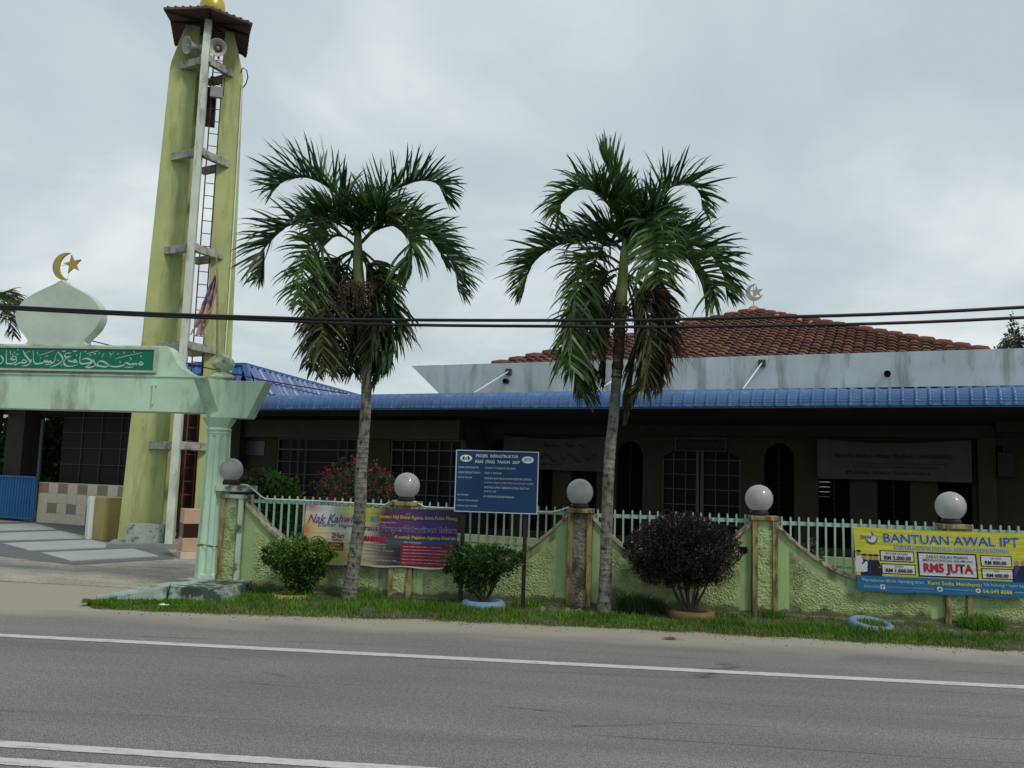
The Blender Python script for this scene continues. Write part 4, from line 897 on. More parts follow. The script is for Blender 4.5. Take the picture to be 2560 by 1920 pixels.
# blue tiled annex
AX = Frame(*BLD.p(-8.2, 1.5)[:2], -78.8)
an = thing('annex', 'annex with a glossy blue metal tile roof behind the first palm', 'building', AX, (0, 0, 0))
def tilef(u, v):        # steep mansard flank facing the road side
    s_ = .02 + 10.4 * u; t = v * 1.3; st = (t % .40) / .40; h = .055 * max(0, math.sin(s_ * 2 * math.pi / .34)) ** .5 + .04 * st
    return (s_, -.08 - .50 * t - h * .9, 4.17 - .87 * t + h * .45)
part('roof_sheet', MB().grid(tilef, 624, 40), M_bluetile, an)
def tileg(u, v):
    d_ = -.06 + 2.6 * u; t = v * 1.3; st = (t % .30) / .30; h = .030 * max(0, math.sin(d_ * 2 * math.pi / .20)) ** .5 + .03 * st
    return (.0 - .30 * t - h * .9, d_, 4.17 - .9 * t + h * .4)
part('roof_sheet', MB().grid(tileg, 130, 30), M_bluefascia, an)
part('ridge_cap', MB().box(-.05, 10.5, -.12, .05, 4.165, 4.235), M_bluefascia, an)
part('ridge_cap', MB().box(-.07, .06, -.02, 2.6, 4.168, 4.23), M_bluefascia, an)
part('corner_trim', MB().hexa([(-.42, -.80, 2.95), (-.30, -.80, 2.95), (-.30, -.68, 2.95), (-.42, -.68, 2.95), (-.06, -.13, 4.19), (.05, -.13, 4.19), (.05, .0, 4.19), (-.06, .0, 4.19)]), M_bluefascia, an)
part('roof_top', MB().box(.0, 10.4, .05, 2.6, 4.12, 4.165), M_bluefascia, an)
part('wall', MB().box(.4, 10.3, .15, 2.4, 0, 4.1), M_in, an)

# open hall left of the minaret
hl = thing('side_hall', 'dark open side hall with grilled bays behind the gateway', 'building', BLD, (-12, 1, 0))
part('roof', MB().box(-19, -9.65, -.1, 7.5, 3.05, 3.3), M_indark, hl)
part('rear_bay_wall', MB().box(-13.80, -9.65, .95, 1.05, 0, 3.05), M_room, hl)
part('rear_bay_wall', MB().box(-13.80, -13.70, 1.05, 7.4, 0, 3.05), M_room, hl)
part('pillar', MB().box(-15.60, -14.90, .6, 1.1, 0, 3.05), M_indark, hl)
part('pillar', MB().box(-17.4, -16.5, .6, 1.1, 0, 3.05), M_indark, hl)
gm = MB()
for s_ in (-13.0, -12.28, -11.55, -10.82, -10.1): gm.box(s_ - .012, s_ + .012, .90, .93, 1.02, 3.05)
for z_ in (1.55, 1.98, 2.40, 2.80): gm.box(-13.75, -9.66, .903, .927, z_ - .01, z_ + .01)
part('grille', gm, mat('dark_grille', (.05, .05, .05), .6), hl)
tc_ = thing('tiled_counter', 'low counter wall clad in cream and patterned tiles in front of the dark hall', 'wall', BLD, (-11.6, .3, 0))
part('wall', MB().box(-13.66, -9.7, .275, .5, 0, 1.06), M_cream, tc_)
tm_ = {}
for mt in (M_cream, M_pattern): tm_[mt.name] = mesh('tile', MB().box(.003, .352, 0, .010, .003, .252), mt)
for c in range(11):
    for r_ in range(4):
        pat = (r_ == 0 and c % 2 == 0) or (r_ == 2 and c % 2 == 1) or (r_ == 3 and c > 4)
        o = bpy.data.objects.new('tile', tm_[(M_pattern if pat else M_cream).name]); COL.objects.link(o); o.parent = tc_
        o.location = Vector((-13.64 + .356 * c, .262, .79 - .257 * r_)) - ORG[tc_]
bgte = thing('metal_gate', 'blue ribbed metal gate beside the tiled counter', 'gate', BLD, (-14.6, .2, 0))
part('sheet', MB().prism([(-16.4 + .0 * k, 0) for k in range(0)] + [(-16.4, .12), (-13.72, .12), (-13.72, 1.16), (-16.4, 1.16)], .20, .215), M_bluegate, bgte)
rbm = mesh('rib', MB().box(-.012, .012, -.022, 0, .13, 1.15), M_bluegate)
for k in range(24):
    o = bpy.data.objects.new('rib', rbm); COL.objects.link(o); o.parent = bgte; o.location = Vector((-16.3 + .11 * k, .20, 0)) - ORG[bgte]
part('frame', MB().box(-16.4, -13.70, .17, .22, 1.16, 1.20).box(-16.4, -13.70, .17, .22, .08, .12).box(-13.72, -13.68, .17, .22, .0, 1.2), M_bluegate, bgte)
sh_ = thing('shed', 'far open shed with a grey corrugated roof seen through the hall', 'shed', WORLD, (-15, 29, 0))
part('roof', MB().grid(lambda u, v: (-17.5 + 4.6 * u, 28 + 2.6 * v, 3.0 + .55 * v + .03 * math.sin(u * 120)), 160, 1), mat('grey_sheet', (.30, .28, .25), .8, .2, 4, (.12, .08, .05), .7, (3, 3, 3), .5), sh_)
for x_ in (-17.3, -15.2, -13.1): part('post', MB().box(x_ - .05, x_ + .05, 28.1, 28.2, 0, 3.02), M_greybox, sh_)

# ================================================================== SIGNS AND BANNERS
# blue project board
nb = thing('notice_board', 'blue project notice board with white lettering on two black posts', 'sign', WALL, (-.1, -.45, 0))
BX0, BX1, BZ0, BZ1, BD = -.575, .390, 1.148, 1.855, -.45
part('panel', MB().box(BX0, BX1, BD, BD + .012, BZ0, BZ1), M_signblue, nb)
bf = MB(); e = .0085
for x0, x1, z0, z1 in ((BX0 - e, BX1 + e, BZ1 - .001, BZ1 + e), (BX0 - e, BX1 + e, BZ0 - e, BZ0 + .001), (BX0 - e, BX0 + .002, BZ0, BZ1), (BX1 - .002, BX1 + e, BZ0, BZ1)): bf.box(x0, x1, BD - .006, BD + .018, z0, z1)
part('border', bf, M_signwhite2, nb)
part('post', MB().box(-.50, -.455, BD + .02, BD + .055, -.05, BZ1 - .05), M_black, nb)
part('post', MB().box(.235, .28, BD + .02, BD + .055, -.05, BZ1 - .05), M_black, nb)
def U(u): return BX0 + u * (BX1 - BX0)
def V(v): return BZ1 - v * (BZ1 - BZ0)
def bt(s, u0, u1, v, h=.034, bold=.0, m=M_signwhite2): textpart(nb, s, U(u0), U(u1), V(v) - h * .5 * (BZ1 - BZ0), V(v) + h * .5 * (BZ1 - BZ0), BD - .0035, m, bold)
bt('PROJEK  INFRASTRUKTUR', .24, .76, .085, .064, .012, M_white); bt('ASAS  (PIAS)  TAHUN  2007', .225, .78, .18, .064, .012, M_white)
for v, a_, b_, la, lb__ in ((.275, .03, .275, 'NAMA KONTRAKTOR', None), (.36, .028, .295, 'LESEN PENDAFTARAN', None), (.447, .027, .20, 'NAMA PROJEK', None), (.735, .022, .165, 'NO PROJEK', None), (.825, .02, .29, 'TARIKH MULA PROJEK', None), (.915, .018, .28, 'TARIKH SIAP PROJEK', None)):
    bt(la, a_, b_, v)
for v, b_, s_ in ((.275, .73, 'SYARIKAT PASABUMI SDN BHD'), (.36, .56, '0203 A 98 0168'), (.447, .925, 'MENAIKTARAF PENDAWAIAN ELEKTRIK SEMULA'), (.522, .955, 'UNTUK MASJID JAMEK PDG LALANG JLN TASEK'), (.597, .90, 'SIMPANG AMPAT SEBERANG PERAI SELATAN'), (.667, .50, 'JKR (D) SPS'), (.747, .72, 'PF P03P047H203007AI00609')):
    bt(s_, .352, b_, v)
def ell(cx, cz, rx, rz, d, n=28): return MB().prism([(cx + rx * math.cos(2 * math.pi * k / n), cz + rz * math.sin(2 * math.pi * k / n)) for k in range(n)][::-1], d - .003, d)
for u, v in ((.117, .125), (.875, .125)): part('emblem_disc', ell(U(u), V(v), .071, .041, BD - .0005), M_white, nb)
em = MB(); ed = BD - .006
def blob(mb, pts, d=ed): mb.poly([(x, d, z) for x, z in pts])
cx, cz = U(.117), V(.125)
for sg in (-1, 1):       # two upright beasts either side of a small shield
    blob(em, [(cx + sg * q[0], cz + q[1]) for q in ((.018, -.026), (.028, -.024), (.030, -.008), (.040, -.020), (.046, -.022), (.042, .004), (.034, .018), (.026, .028), (.017, .024), (.021, .012), (.012, .006), (.012, .001), (.022, .002))][::sg])
blob(em, [(cx - .008, cz + .008), (cx - .008, cz - .010), (cx, cz - .018), (cx + .008, cz - .010), (cx + .008, cz + .008)])
part('crest', em, M_black, nb)
textpart(nb, 'JKR', U(.875) - .042, U(.875) + .042, V(.125) - .018, V(.125) + .018, ed, mat('grey_print', (.12, .16, .17), .6), .01)

# yellow and blue aid banner
def banner_thing(name, label, s0, s1, z0, z1, d, shx, seed, colfn, nu=90, nv=36, amp=.008, wrinkle=1):
    t = thing(name, label, 'banner', WALL, ((s0 + s1) / 2, d, (z0 + z1) / 2))
    def off(u, v):
        return (amp * (math.sin(u * 9 + v * 2 + seed) + .6 * Nz(u * 7, v * 3, seed)) + wrinkle * .004 * Nz(u * 3 + v * 4, v * 30, seed) + .010 * math.exp(-((v - .5) ** 2) * 6) * 0)
    def pt(u, v): return (s0 + (s1 - s0) * u + shx * v, d + off(u, v), z1 - (z1 - z0) * v - .010 * math.sin(math.pi * u) * (1 - v) + .008 * math.sin(u * 21) * (v > .98))
    o = part('cloth', MB().grid(lambda u, v: pt(u, 1 - v), nu, nv), fm, t, smooth=True)
    i_ = [0]
    def cf_(x, y, z):
        i = i_[0]; i_[0] += 1; return colfn((i % (nu + 1)) / nu, 1 - (i // (nu + 1)) / nv)
    paint(o, cf_)
    def fold(X, Z):    # lettering laid on the cloth in (u, v) banner coordinates
        Uu = X; Vv = -Z; P = np.array([pt(u, v) for u, v in zip(Uu, Vv)]); return P[:, 0], P[:, 1] - 0, P[:, 2]
    return t, pt, fold
def btext(t, fold, s, u0, u1, v0, v1, m, bold=0, out=None, outw=0, lift=-.006, shear=0, tilt=0):
    textpart(t, s, u0, u1, -v1, -v0, lift, m, bold, out, outw, fold, tilt, 'lettering', shear)
def bshape(t, pt, name, pts, m, lift=-.002, sub=12):
    """flat printed patch: subdivided quad (u0,v0,u1,v1) or polygon"""
    if len(pts) == 4 and not isinstance(pts[0], tuple):
        u0, v0, u1, v1 = pts; mb = MB().grid(lambda a_, b_: (lambda p: (p[0], p[1] + lift, p[2]))(pt(u0 + (u1 - u0) * a_, v1 + (v0 - v1) * b_)), sub * 2, sub)
    else: mb = MB().poly([(lambda p: (p[0], p[1] + lift, p[2]))(pt(u, v)) for u, v in pts])
    return part(name, mb, m, t)
I_yel = (.52, .50, .035); I_blu = (.010, .12, .28)
def aidcol(u, v):
    e_ = .755 + .0 * u
    c = I_blu if v > e_ else I_yel
    k = .92 + .14 * Nz(u * 14, v * 26, 4); return tuple(x * k for x in c)
a2, pt2, f2 = banner_thing('banner', 'yellow and blue aid banner tied along the fence at the right', 4.02, 5.905, .395, 1.115, -.085, .045, 2.0, aidcol, 120, 70, .006)
i_black = ink('black', (.012, .012, .018)); i_white = ink('white', (.50, .52, .54)); i_navy = ink('navy', (.010, .018, .07)); i_bl = ink('blue', (.010, .10, .30)); i_red = ink('red', (.42, .012, .03)); i_y = ink('yellow', (.50, .48, .03))
i_pale = ink('pale_blue', (.30, .45, .58)); i_skin = ink('skin', (.30, .20, .15)); i_dkgreen = ink('leaf_green', (.02, .20, .10)); i_orange = ink('orange', (.45, .10, .02))
btext(a2, f2, 'BANTUAN AWAL IPT', .172, .945, .075, .215, i_bl, .012, i_white, .028)
btext(a2, f2, 'BAGI KEMASUKAN DI DALAM NEGARA & LUAR NEGARA', .232, .885, .25, .312, i_pale, .02, i_bl, .03)
for (u0, v0, u1, v1) in ((.142, .345, .342, .52), (.146, .55, .345, .715), (.358, .345, .700, .735), (.718, .36, .895, .535), (.718, .56, .897, .725)):
    b = .006 if u1 - u0 < .3 else .010
    bshape(a2, pt2, 'print_box', (u0, v0, u1, v1), i_black if u1 - u0 < .3 else i_navy, -.002)
    bshape(a2, pt2, 'print_box', (u0 + b, v0 + b * 2.4, u1 - b, v1 - b * 2.4), i_white, -.0045)
TX = [('IPT LUAR NEGARA', .178, .306, .375, .408, i_black, 0), ('RM 2.000.00', .166, .322, .425, .49, i_black, .03), ('BAZAR', .225, .275, .578, .605, i_black, 0), ('RM 1.000.00', .17, .325, .625, .69, i_black, .03),
      ('ZAKAT PULAU PINANG', .408, .65, .39, .435, i_black, .005), ('MENGAGIHKAN SEJUMLAH', .39, .672, .45, .495, i_black, .005),
      ('DIPLOMA', .775, .835, .39, .42, i_black, 0), ('RM 800.00', .742, .863, .44, .505, i_black, .03), ('SIJIL', .79, .82, .587, .612, i_black, 0), ('RM 600.00', .745, .868, .635, .70, i_black, .03)]
for s_, u0, u1, v0, v1, m, b in TX: btext(a2, f2, s_, u0, u1, v0, v1, m, b, None, 0, -.0090)
btext(a2, f2, 'RM5 JUTA', .392, .672, .52, .695, i_red, .022, i_black, .024, -.0100)
btext(a2, f2, '*Permohonan dibuka sepanjang tahun', .022, .385, .79, .865, i_pale, .01, None, 0)
btext(a2, f2, 'Kami Sedia Membantu', .408, .712, .795, .855, i_y, .02, None, 0)
btext(a2, f2, 'Sila hubungi / layari kami di', .724, .995, .79, .855, i_pale, .01)
btext(a2, f2, 'SahabatZakat', .035, .128, .90, .935, i_pale, .0); bshape(a2, pt2, 'print_icon', (.132, .885, .158, .96), i_white); btext(a2, f2, 'f', .141, .151, .893, .955, i_bl, .03, None, 0, -.0075)
btext(a2, f2, 'www.facebook.com/zakatpulaupinang', .168, .44, .905, .935, i_pale, 0); btext(a2, f2, 'www.zakatpenang.com', .50, .665, .90, .93, i_pale, 0)
btext(a2, f2, '04-549 8088', .715, .88, .885, .95, i_y, .02); btext(a2, f2, 'admin@zakatpenang', .893, .99, .90, .93, i_pale, 0)
def disc(cu, cv, ru, rv, n=18): return [(cu + ru * math.cos(2 * math.pi * k / n), cv + rv * math.sin(2 * math.pi * k / n)) for k in range(n)]
bshape(a2, pt2, 'print_icon', disc(.475, .918, .017, .040), i_white); bshape(a2, pt2, 'print_icon', disc(.475, .918, .008, .020), i_bl, -.004)
bshape(a2, pt2, 'print_icon', disc(.690, .915, .015, .036), i_white); bshape(a2, pt2, 'print_icon', disc(.690, .915, .006, .018), i_bl, -.004)
# zakat drop logo
def rg(cu, cv, r_, a0, a1, w0, w1, n=20):
    P = []; Q = []
    for k in range(n + 1):
        a_ = R(a0 + (a1 - a0) * k / n); t = math.sin(math.pi * k / n); P.append((cu + r_ * math.cos(a_), cv - r_ * 2.6 * math.sin(a_))); ri = r_ - (w0 + (w1 - w0) * t); Q.append((cu + .002 + ri * math.cos(a_), cv - ri * 2.6 * math.sin(a_)))
    mb = MB()
    for k in range(n): mb.poly([(lambda p: (p[0], p[1] - .0035, p[2]))(pt2(*x)) for x in (P[k], P[k + 1], Q[k + 1], Q[k])])
    return mb
bshape(a2, pt2, 'logo', disc(.105, .175, .03, .075), i_white, -.0025)
part('logo', rg(.102, .17, .036, -170, 40, .002, .012), i_dkgreen, a2); part('logo', rg(.102, .17, .028, -160, 60, .002, .005), i_bl, a2)
bshape(a2, pt2, 'logo', [(.105, .04), (.113, .09), (.125, .12), (.118, .135), (.105, .12)], i_bl, -.004)
btext(a2, f2, 'ZAKAT', .037, .104, .125, .17, i_black, .01, i_white, .08, -.010)
# printed graduates: little figures left and right
def grad(cu, sc_, body, head=i_skin, cap=True, base=.755, h0=.40, rob=None):
    bshape(a2, pt2, 'printed_figure', [(cu - .028 * sc_, base), (cu + .030 * sc_, base), (cu + .026 * sc_, base - .16), (cu + .016 * sc_, base - .25), (cu - .014 * sc_, base - .25), (cu - .026 * sc_, base - .15)], body, -.0028)
    bshape(a2, pt2, 'printed_figure', disc(cu, base - .29, .0125 * sc_, .038), head, -.0036)
    if rob: bshape(a2, pt2, 'printed_figure', [(cu - .018 * sc_, base - .05), (cu + .014 * sc_, base - .07), (cu + .016 * sc_, base - .22), (cu - .012 * sc_, base - .24)], rob, -.0036)
    if cap: bshape(a2, pt2, 'printed_figure', [(cu - .022 * sc_, base - .325), (cu, base - .345), (cu + .024 * sc_, base - .325), (cu, base - .305)], i_black, -.0044)
grad(.020, .9, i_white, cap=True, base=.70); grad(.052, 1.0, i_black, rob=i_white); grad(.088, .9, i_navy); grad(.118, 1.0, i_black)
grad(.922, 1.15, i_navy, cap=False, head=ink('scarf', (.28, .22, .20)), rob=ink('robe', (.04, .06, .20))); grad(.958, 1.0, i_black, cap=False, head=i_skin); grad(.985, .9, i_navy, cap=False, head=i_skin, rob=i_white)

# wedding course banner
def wedcol(u, v):
    n = Nz(u * 5, v * 4, 2) * .5 + .5; 
    def mixc(a, b, t): t = max(0, min(1, t)); return tuple(x * (1 - t) + y * t for x, y in zip(a, b))
    c = (.50, .54, .52)
    c = mixc(c, (.30, .10, .20), 1.0 - 9 * math.hypot(u - .03, (v - .0) * .5)); c = mixc(c, (.55, .12, .03), 1.2 - 11 * math.hypot((u - .0) * .8, (v - .42) * .30))
    c = mixc(c, (.52, .42, .10), min(1, 2.4 * (v - .40)) * (1 - 2 * max(0, u - .30)) - (.6 if False else 0)); c = mixc(c, (.55, .52, .38), 1 - 8 * math.hypot((u - .14), (v - .55) * .4))
    c = mixc(c, (.55, .50, .15), .8 - 10 * abs(u - .18 - .35 * (v - .7))); c = mixc(c, (.40, .42, .06), 1.8 - 7 * math.hypot(u - .42, (v - .05) * .6))
    dk = (.022, .012, .035); t = (u - .42) / .10 + .25 * n - .6 * max(0, .35 - v)
    c2 = mixc(dk, (.10, .03, .10), 1.1 - 3.2 * math.hypot(u - .62, (v - .25) * .8)); c2 = mixc(c2, (.05, .03, .17), 1.2 - 4.5 * math.hypot(u - .84, (v - .28) * .6)); c2 = mixc(c2, (.03, .08, .19), .9 - 8 * abs(v - .57) - max(0, .62 - u) * 4)
    c2 = mixc(c2, (.20, .19, .13), 1.3 - 6 * math.hypot((u - .40) * 1., (v - .86) * .7)); c2 = mixc(c2, (.06, .09, .06), 1 - 5 * math.hypot(u - .47, (v - .6) * .8))
    c = mixc(c, c2, t)
    if v > .975: c = (.50, .50, .46)
    if Nz(u * 16 + v * 9, u * 5 - v * 22, 9) > .52: c = mixc(c, (.45, .42, .40), .22)
    return c
a1, pt1, f1 = banner_thing('banner', 'colourful wedding course banner partly hidden by the first palm trunk', -2.515, -.585, .425, 1.145, -.085, -.03, 5.0, wedcol, 130, 60, .007)
i_purple = ink('purple', (.12, .05, .20)); i_lil = ink('lilac', (.48, .44, .52)); i_dp = ink('deep_purple', (.045, .02, .10)); i_gold = ink('golden', (.48, .40, .03)); i_maroon = ink('maroon', (.22, .02, .015)); i_crim = ink('crimson', (.22, .008, .025)); i_plum = ink('plum', (.10, .04, .09)); i_grey = ink('soft_grey', (.30, .34, .30))
btext(a1, f1, 'Nak Kahwin?', .022, .375, .16, .31, i_purple, .01, i_lil, .035, -.006, .3, .12)
btext(a1, f1, 'Daftar segera...', .09, .37, .30, .385, i_dp, .0, None, 0, -.006, .2, .06)
btext(a1, f1, '2Hari', .185, .268, .455, .545, i_maroon, .02); btext(a1, f1, 'Sahaja', .19, .262, .56, .605, i_maroon, .02)
bshape(a1, pt1, 'print_box', (.165, .62, .27, .76), i_plum, -.002); btext(a1, f1, 'Sabtu', .19, .25, .63, .68, i_gold, .02, None, 0, -.0075); btext(a1, f1, '& Ahad', .175, .262, .69, .745, i_gold, .02, None, 0, -.0075)
btext(a1, f1, 'Jabatan Hal Ehwal Agama Islam Pulau Pinang', .485, .99, .115, .195, i_gold, .012)
btext(a1, f1, 'menganjurkan', .485, .60, .225, .265, i_lil, .0)
btext(a1, f1, 'Kursus Praperkahwinan Islam', .335, .993, .295, .425, i_dp, .012, i_lil, .028)
btext(a1, f1, 'di setiap Pejabat Agama Daerah', .595, .99, .455, .525, i_gold, .02)
btext(a1, f1, 'Yuran hanya', .28, .385, .49, .53, i_lil, .01); btext(a1, f1, 'RM80.00', .40, .545, .485, .575, i_red, .05, i_maroon, .02)
for v, s_, u0, u1 in ((.60, 'Makan & Minum disediakan', .30, .55), (.655, 'Selesa/Sijil Diiktiraf', .33, .545), (.71, 'Tempoh Lupus & Sah Selaruh', .31, .60)): btext(a1, f1, s_, u0, u1, v, v + .04, i_grey, .01)
btext(a1, f1, 'http://jaipp.penang.gov.my', .36, .625, .87, .915, i_grey, .01)
bshape(a1, pt1, 'print_box', (.643, .60, 1.0, .955), i_crim, -.002); btext(a1, f1, 'Sila Hubungi:-', .66, .78, .555, .59, i_lil, .02, None, 0, -.0075)
for k in range(6): btext(a1, f1, ('* PEJABAT AGAMA DAERAH TIMUR LAUT (04-226 2973)', '* PEJABAT AGAMA DAERAH BARAT DAYA (04-866 8235/866 4037)', '* PEJABAT AGAMA DAERAH SPU KEPALA BATAS (04-575 1258)', '* PEJABAT AGAMA DAERAH SPU BUTTERWORTH (04-331 3817)', '* PEJABAT AGAMA DAERAH SPT BKT MERTAJAM (04-538 4300)', '* PEJABAT AGAMA DAERAH SPS NIBONG TEBAL (04-593 9166)')[k], .652, (.90, .985, .95, .985, .96, .97)[k], .632 + .054 * k, .655 + .054 * k, i_lil, .012, None, 0, -.0075)
part('crest', MB().poly([(lambda p: (p[0], p[1] - .003, p[2]))(pt1(u, v)) for u, v in ((.435, .16), (.445, .13), (.452, .16), (.462, .165), (.465, .21), (.45, .25), (.435, .21))]), ink('crest_blue', (.10, .22, .35)), a1)
for c_ in ((.095, .645, .055), (.125, .80, .06)):
    P = [pt1(c_[0] + c_[2] * math.cos(R(a_)), c_[1] - c_[2] * 2.1 * math.sin(R(a_))) for a_ in range(-80, 150, 12)]
    part('printed_ring', MB().tube([(x, y - .004, z) for x, y, z in P], .0035, 4), i_maroon, a1)

# two shaded banners under the canopy
def shade_banner(label, s0, s1, z0, z1, lines, seed):
    t = thing('banner', label, 'banner', BLD, ((s0 + s1) / 2, 3.1, (z0 + z1) / 2))
    fn = lambda u, v: (s0 + (s1 - s0) * u, 3.12 + .03 * Nz(u * 4 + v * 2, v * 3, seed), z0 + (z1 - z0) * v - .06 * math.sin(math.pi * u) * (v) + .05 * math.cos(u * 7) * (v - .5) * .3)
    part('cloth', MB().grid(fn, 40, 12), mat('shade_toned_cloth', (.085, .088, .078), .8, .12, 3), t, smooth=True)  # white cloth coloured dark grey, the veranda shade is in the colour
    for s_, u0, u1, v0, v1 in lines: textpart(t, s_, s0 + (s1 - s0) * u0, s0 + (s1 - s0) * u1, z0 + (z1 - z0) * v0 - .03, z0 + (z1 - z0) * v1 - .03, 3.085, mat('faded_ink', (.03, .028, .026), .8), .01)
    return t
t3 = shade_banner('shaded white banner with black calligraphy behind the blue notice board', -1.59, .94, 1.76, 2.54, [('MAJLIS SELAWAT', .38, .60, .16, .24)], 3)
strokes(t3, 'calligraphy', [[(x_, 0), (x_ - .08, .09 * (-1) ** k), (x_ - .2, -.05), (x_ - .28, .07)] for k, x_ in enumerate((.75, .45, .15, -.15, -.45))] + [[(x_, .28), (x_ - .08, .25), (x_ - .2, .31)] for x_ in (.5, .2, -.15, -.35)], lambda x_, y_: (x_, 2.05 + y_), 3.08, .014, mat('faded_ink', (.03, .028, .026)))
shade_banner('shaded white no-smoking banner hanging over the arches at the right', 5.43, 8.2, 1.74, 2.53, [('Masjid Bebas Asap Rokok (MASBAR)', .12, .88, .56, .68), ('Muliakan Masjid Tanpa Rokok', .2, .75, .16, .26), ('Kawasan ini diisytihar sebagai kawasan larangan merokok', .15, .85, .42, .47), ('di bawah peraturan kawalan hasil tembakau', .2, .8, .33, .38)], 8)

# ================================================================== VEGETATION
def spline(P, n):
    P = [Vector(p) for p in P]; o = []
    for i in range(len(P) - 1):
        p0, p1, p2, p3 = P[max(i - 1, 0)], P[i], P[i + 1], P[min(i + 2, len(P) - 1)]
        for k in range(n):
            t = k / n; o.append(.5 * ((2 * p1) + (p2 - p0) * t + (2 * p0 - 5 * p1 + 4 * p2 - p3) * t * t + (3 * p1 - p0 - 3 * p2 + p3) * t ** 3))
    o.append(P[-1]); return o
def frond(par, pts, mt, L_=.46, nl=66, seed=0, start=.12, up=.75, droop=.5, wd=.0195, tilt=0., fwd=.36, name='frond'):
    """pinnate frond: rachis through pts (s,d,z) with ribbon leaflets on both sides"""
    r = random.Random(seed); C = spline(pts, 10); n = len(C); acc = [0]
    for a_, b_ in zip(C, C[1:]): acc.append(acc[-1] + (b_ - a_).length)
    T_ = acc[-1]; mb = MB()
    def at(t):
        x = t * T_; i = 0
        while i < n - 2 and acc[i + 1] < x: i += 1
        f = (x - acc[i]) / max(1e-6, acc[i + 1] - acc[i]); return C[i].lerp(C[i + 1], f), (C[i + 1] - C[i]).normalized()
    mb.tube(C[::2] + ([C[-1]] if (n - 1) % 2 else []), [max(.0022, .017 * (1 - .9 * k / (len(C[::2]) - 1 + ((n - 1) % 2)))) for k in range(len(C[::2]) + ((n - 1) % 2))], 6)
    side0 = Vector((math.sin(R(tilt)), math.cos(R(tilt)), 0))
    for k in range(nl):
        for sg in (-1, 1):
            t = start + (1 - start) * (k + r.uniform(-.3, .3) + .5) / nl; t = min(.998, max(start, t)); p, tg = at(t)
            S = (side0 - tg * side0.dot(tg)).normalized(); Nn = S.cross(tg).normalized()
            if Nn.z < 0: Nn = -Nn
            if abs(Nn.z) < .25: Nn = Nn if r.random() > .0 else -Nn
            tt = (t - start) / (1 - start); ln = L_ * 1.2 * (.50 + .55 * math.sin(math.pi * min(1, .12 + .80 * tt)) ** .7) * r.uniform(.82, 1.12) * (1 - .35 * max(0, tt - .8) / .2)
            if r.random() < .05: g0 = 3.2
            else: g0 = 1
            d = (tg * (fwd + .35 * tt + r.uniform(-.12, .12)) + S * sg * r.uniform(.35, .95) + Nn * up * r.uniform(.1, 1.25)).normalized()
            g = droop * g0 * r.uniform(.5, 1.6); q = p.copy(); m = 5; wv = d.cross(Vector((r.uniform(-1, 1), r.uniform(-1, 1), r.uniform(-.6, .6)))).normalized(); b0 = len(mb.v)
            for i in range(m + 1):
                f = i / m; ww = wd * r.uniform(.95, 1.05) * (math.sin(math.pi * min(1, .22 + .62 * f)) if f < 1 else .0) * (1 - .55 * f)
                mb.v += [tuple(q + wv * ww), tuple(q - wv * ww)]
                if i: j = b0 + 2 * i; mb.f.append((j - 2, j - 1, j + 1, j))
                d = (d + Vector((0, 0, -1)) * g * (.06 + .62 * f * f) + Vector((r.uniform(-.05, .05), r.uniform(-.05, .05), 0))).normalized(); q = q + d * ln / m
    return part(name, mb, mt, par)
def trunk_mb(P, rad, rings=.06):
    mb = MB(); C = spline(P, 26); L_ = 0; rr = []; prev = C[0]
    for i, c in enumerate(C):
        L_ += (c - prev).length; prev = c; f = i / (len(C) - 1); k = rad[0] + (rad[1] - rad[0]) * min(1, f * 1.2); k += rad[2] * math.exp(-f * 16)
        rr.append(k * (1 + .06 * (1 if (L_ % rings) < rings * .28 else 0) + .02 * Nz(L_ * 3, 1)))
    mb.tube(C, rr, 20); return mb
def bunch(par, c, rx, rz, n, seed, mt=None):
    r = random.Random(seed); mb = MB(); fr__ = MB()
    for k in range(n):
        a_ = r.uniform(0, 6.28); e_ = r.uniform(-.2, 1); st = Vector((c[0] + .07 * math.cos(a_), c[1] + .07 * math.sin(a_), c[2] + rz * .7)); R_ = rx * r.uniform(.3, 1)
        P = [st, st + Vector((math.cos(a_) * R_ * .6, math.sin(a_) * R_ * .6, .04)), Vector((c[0] + math.cos(a_) * R_, c[1] + math.sin(a_) * R_, c[2] - rz * r.uniform(-.8, 1)))]
        C = spline(P, 4); mb.tube(C, .004, 4, False)
        for q in C[3:]:
            for _ in range(4): fr__.sphere(q + Vector((r.uniform(-.05, .05), r.uniform(-.05, .05), r.uniform(-.06, .06))), r.uniform(.007, .014), 5, 3)
    b = part('fruit_bunch', mb, M_twig, par); fo_ = part('fruits', fr__, mt or M_fruit, b); fo_['kind'] = 'stuff'
palm1 = thing('palm_tree', 'roadside palm with ringed trunk standing in front of the wedding course banner', 'palm', WALL, (-1.83, -.32, 0), 'palms in front of the wall')
part('trunk', trunk_mb([(-1.86, -.32, -.05), (-1.80, -.32, .5), (-1.76, -.32, 1.04), (-1.76, -.34, 1.56), (-1.74, -.38, 1.95), (-1.72, -.42, 2.46), (-1.74, -.45, 2.9), (-1.80, -.48, 3.35), (-1.83, -.5, 3.6)], (.080, .056, .018)), M_trunk, palm1)
part('crownshaft', MB().tube(spline([(-1.825, -.5, 3.55), (-1.85, -.5, 3.8), (-1.885, -.5, 4.1), (-1.90, -.5, 4.4), (-1.915, -.5, 4.62)], 5), [.066, .070, .072, .074, .073, .072, .070, .068, .066, .064, .062, .06, .058, .055, .052, .05, .046, .04, .034, .027, .02], 14), M_shaft, palm1, smooth=True)
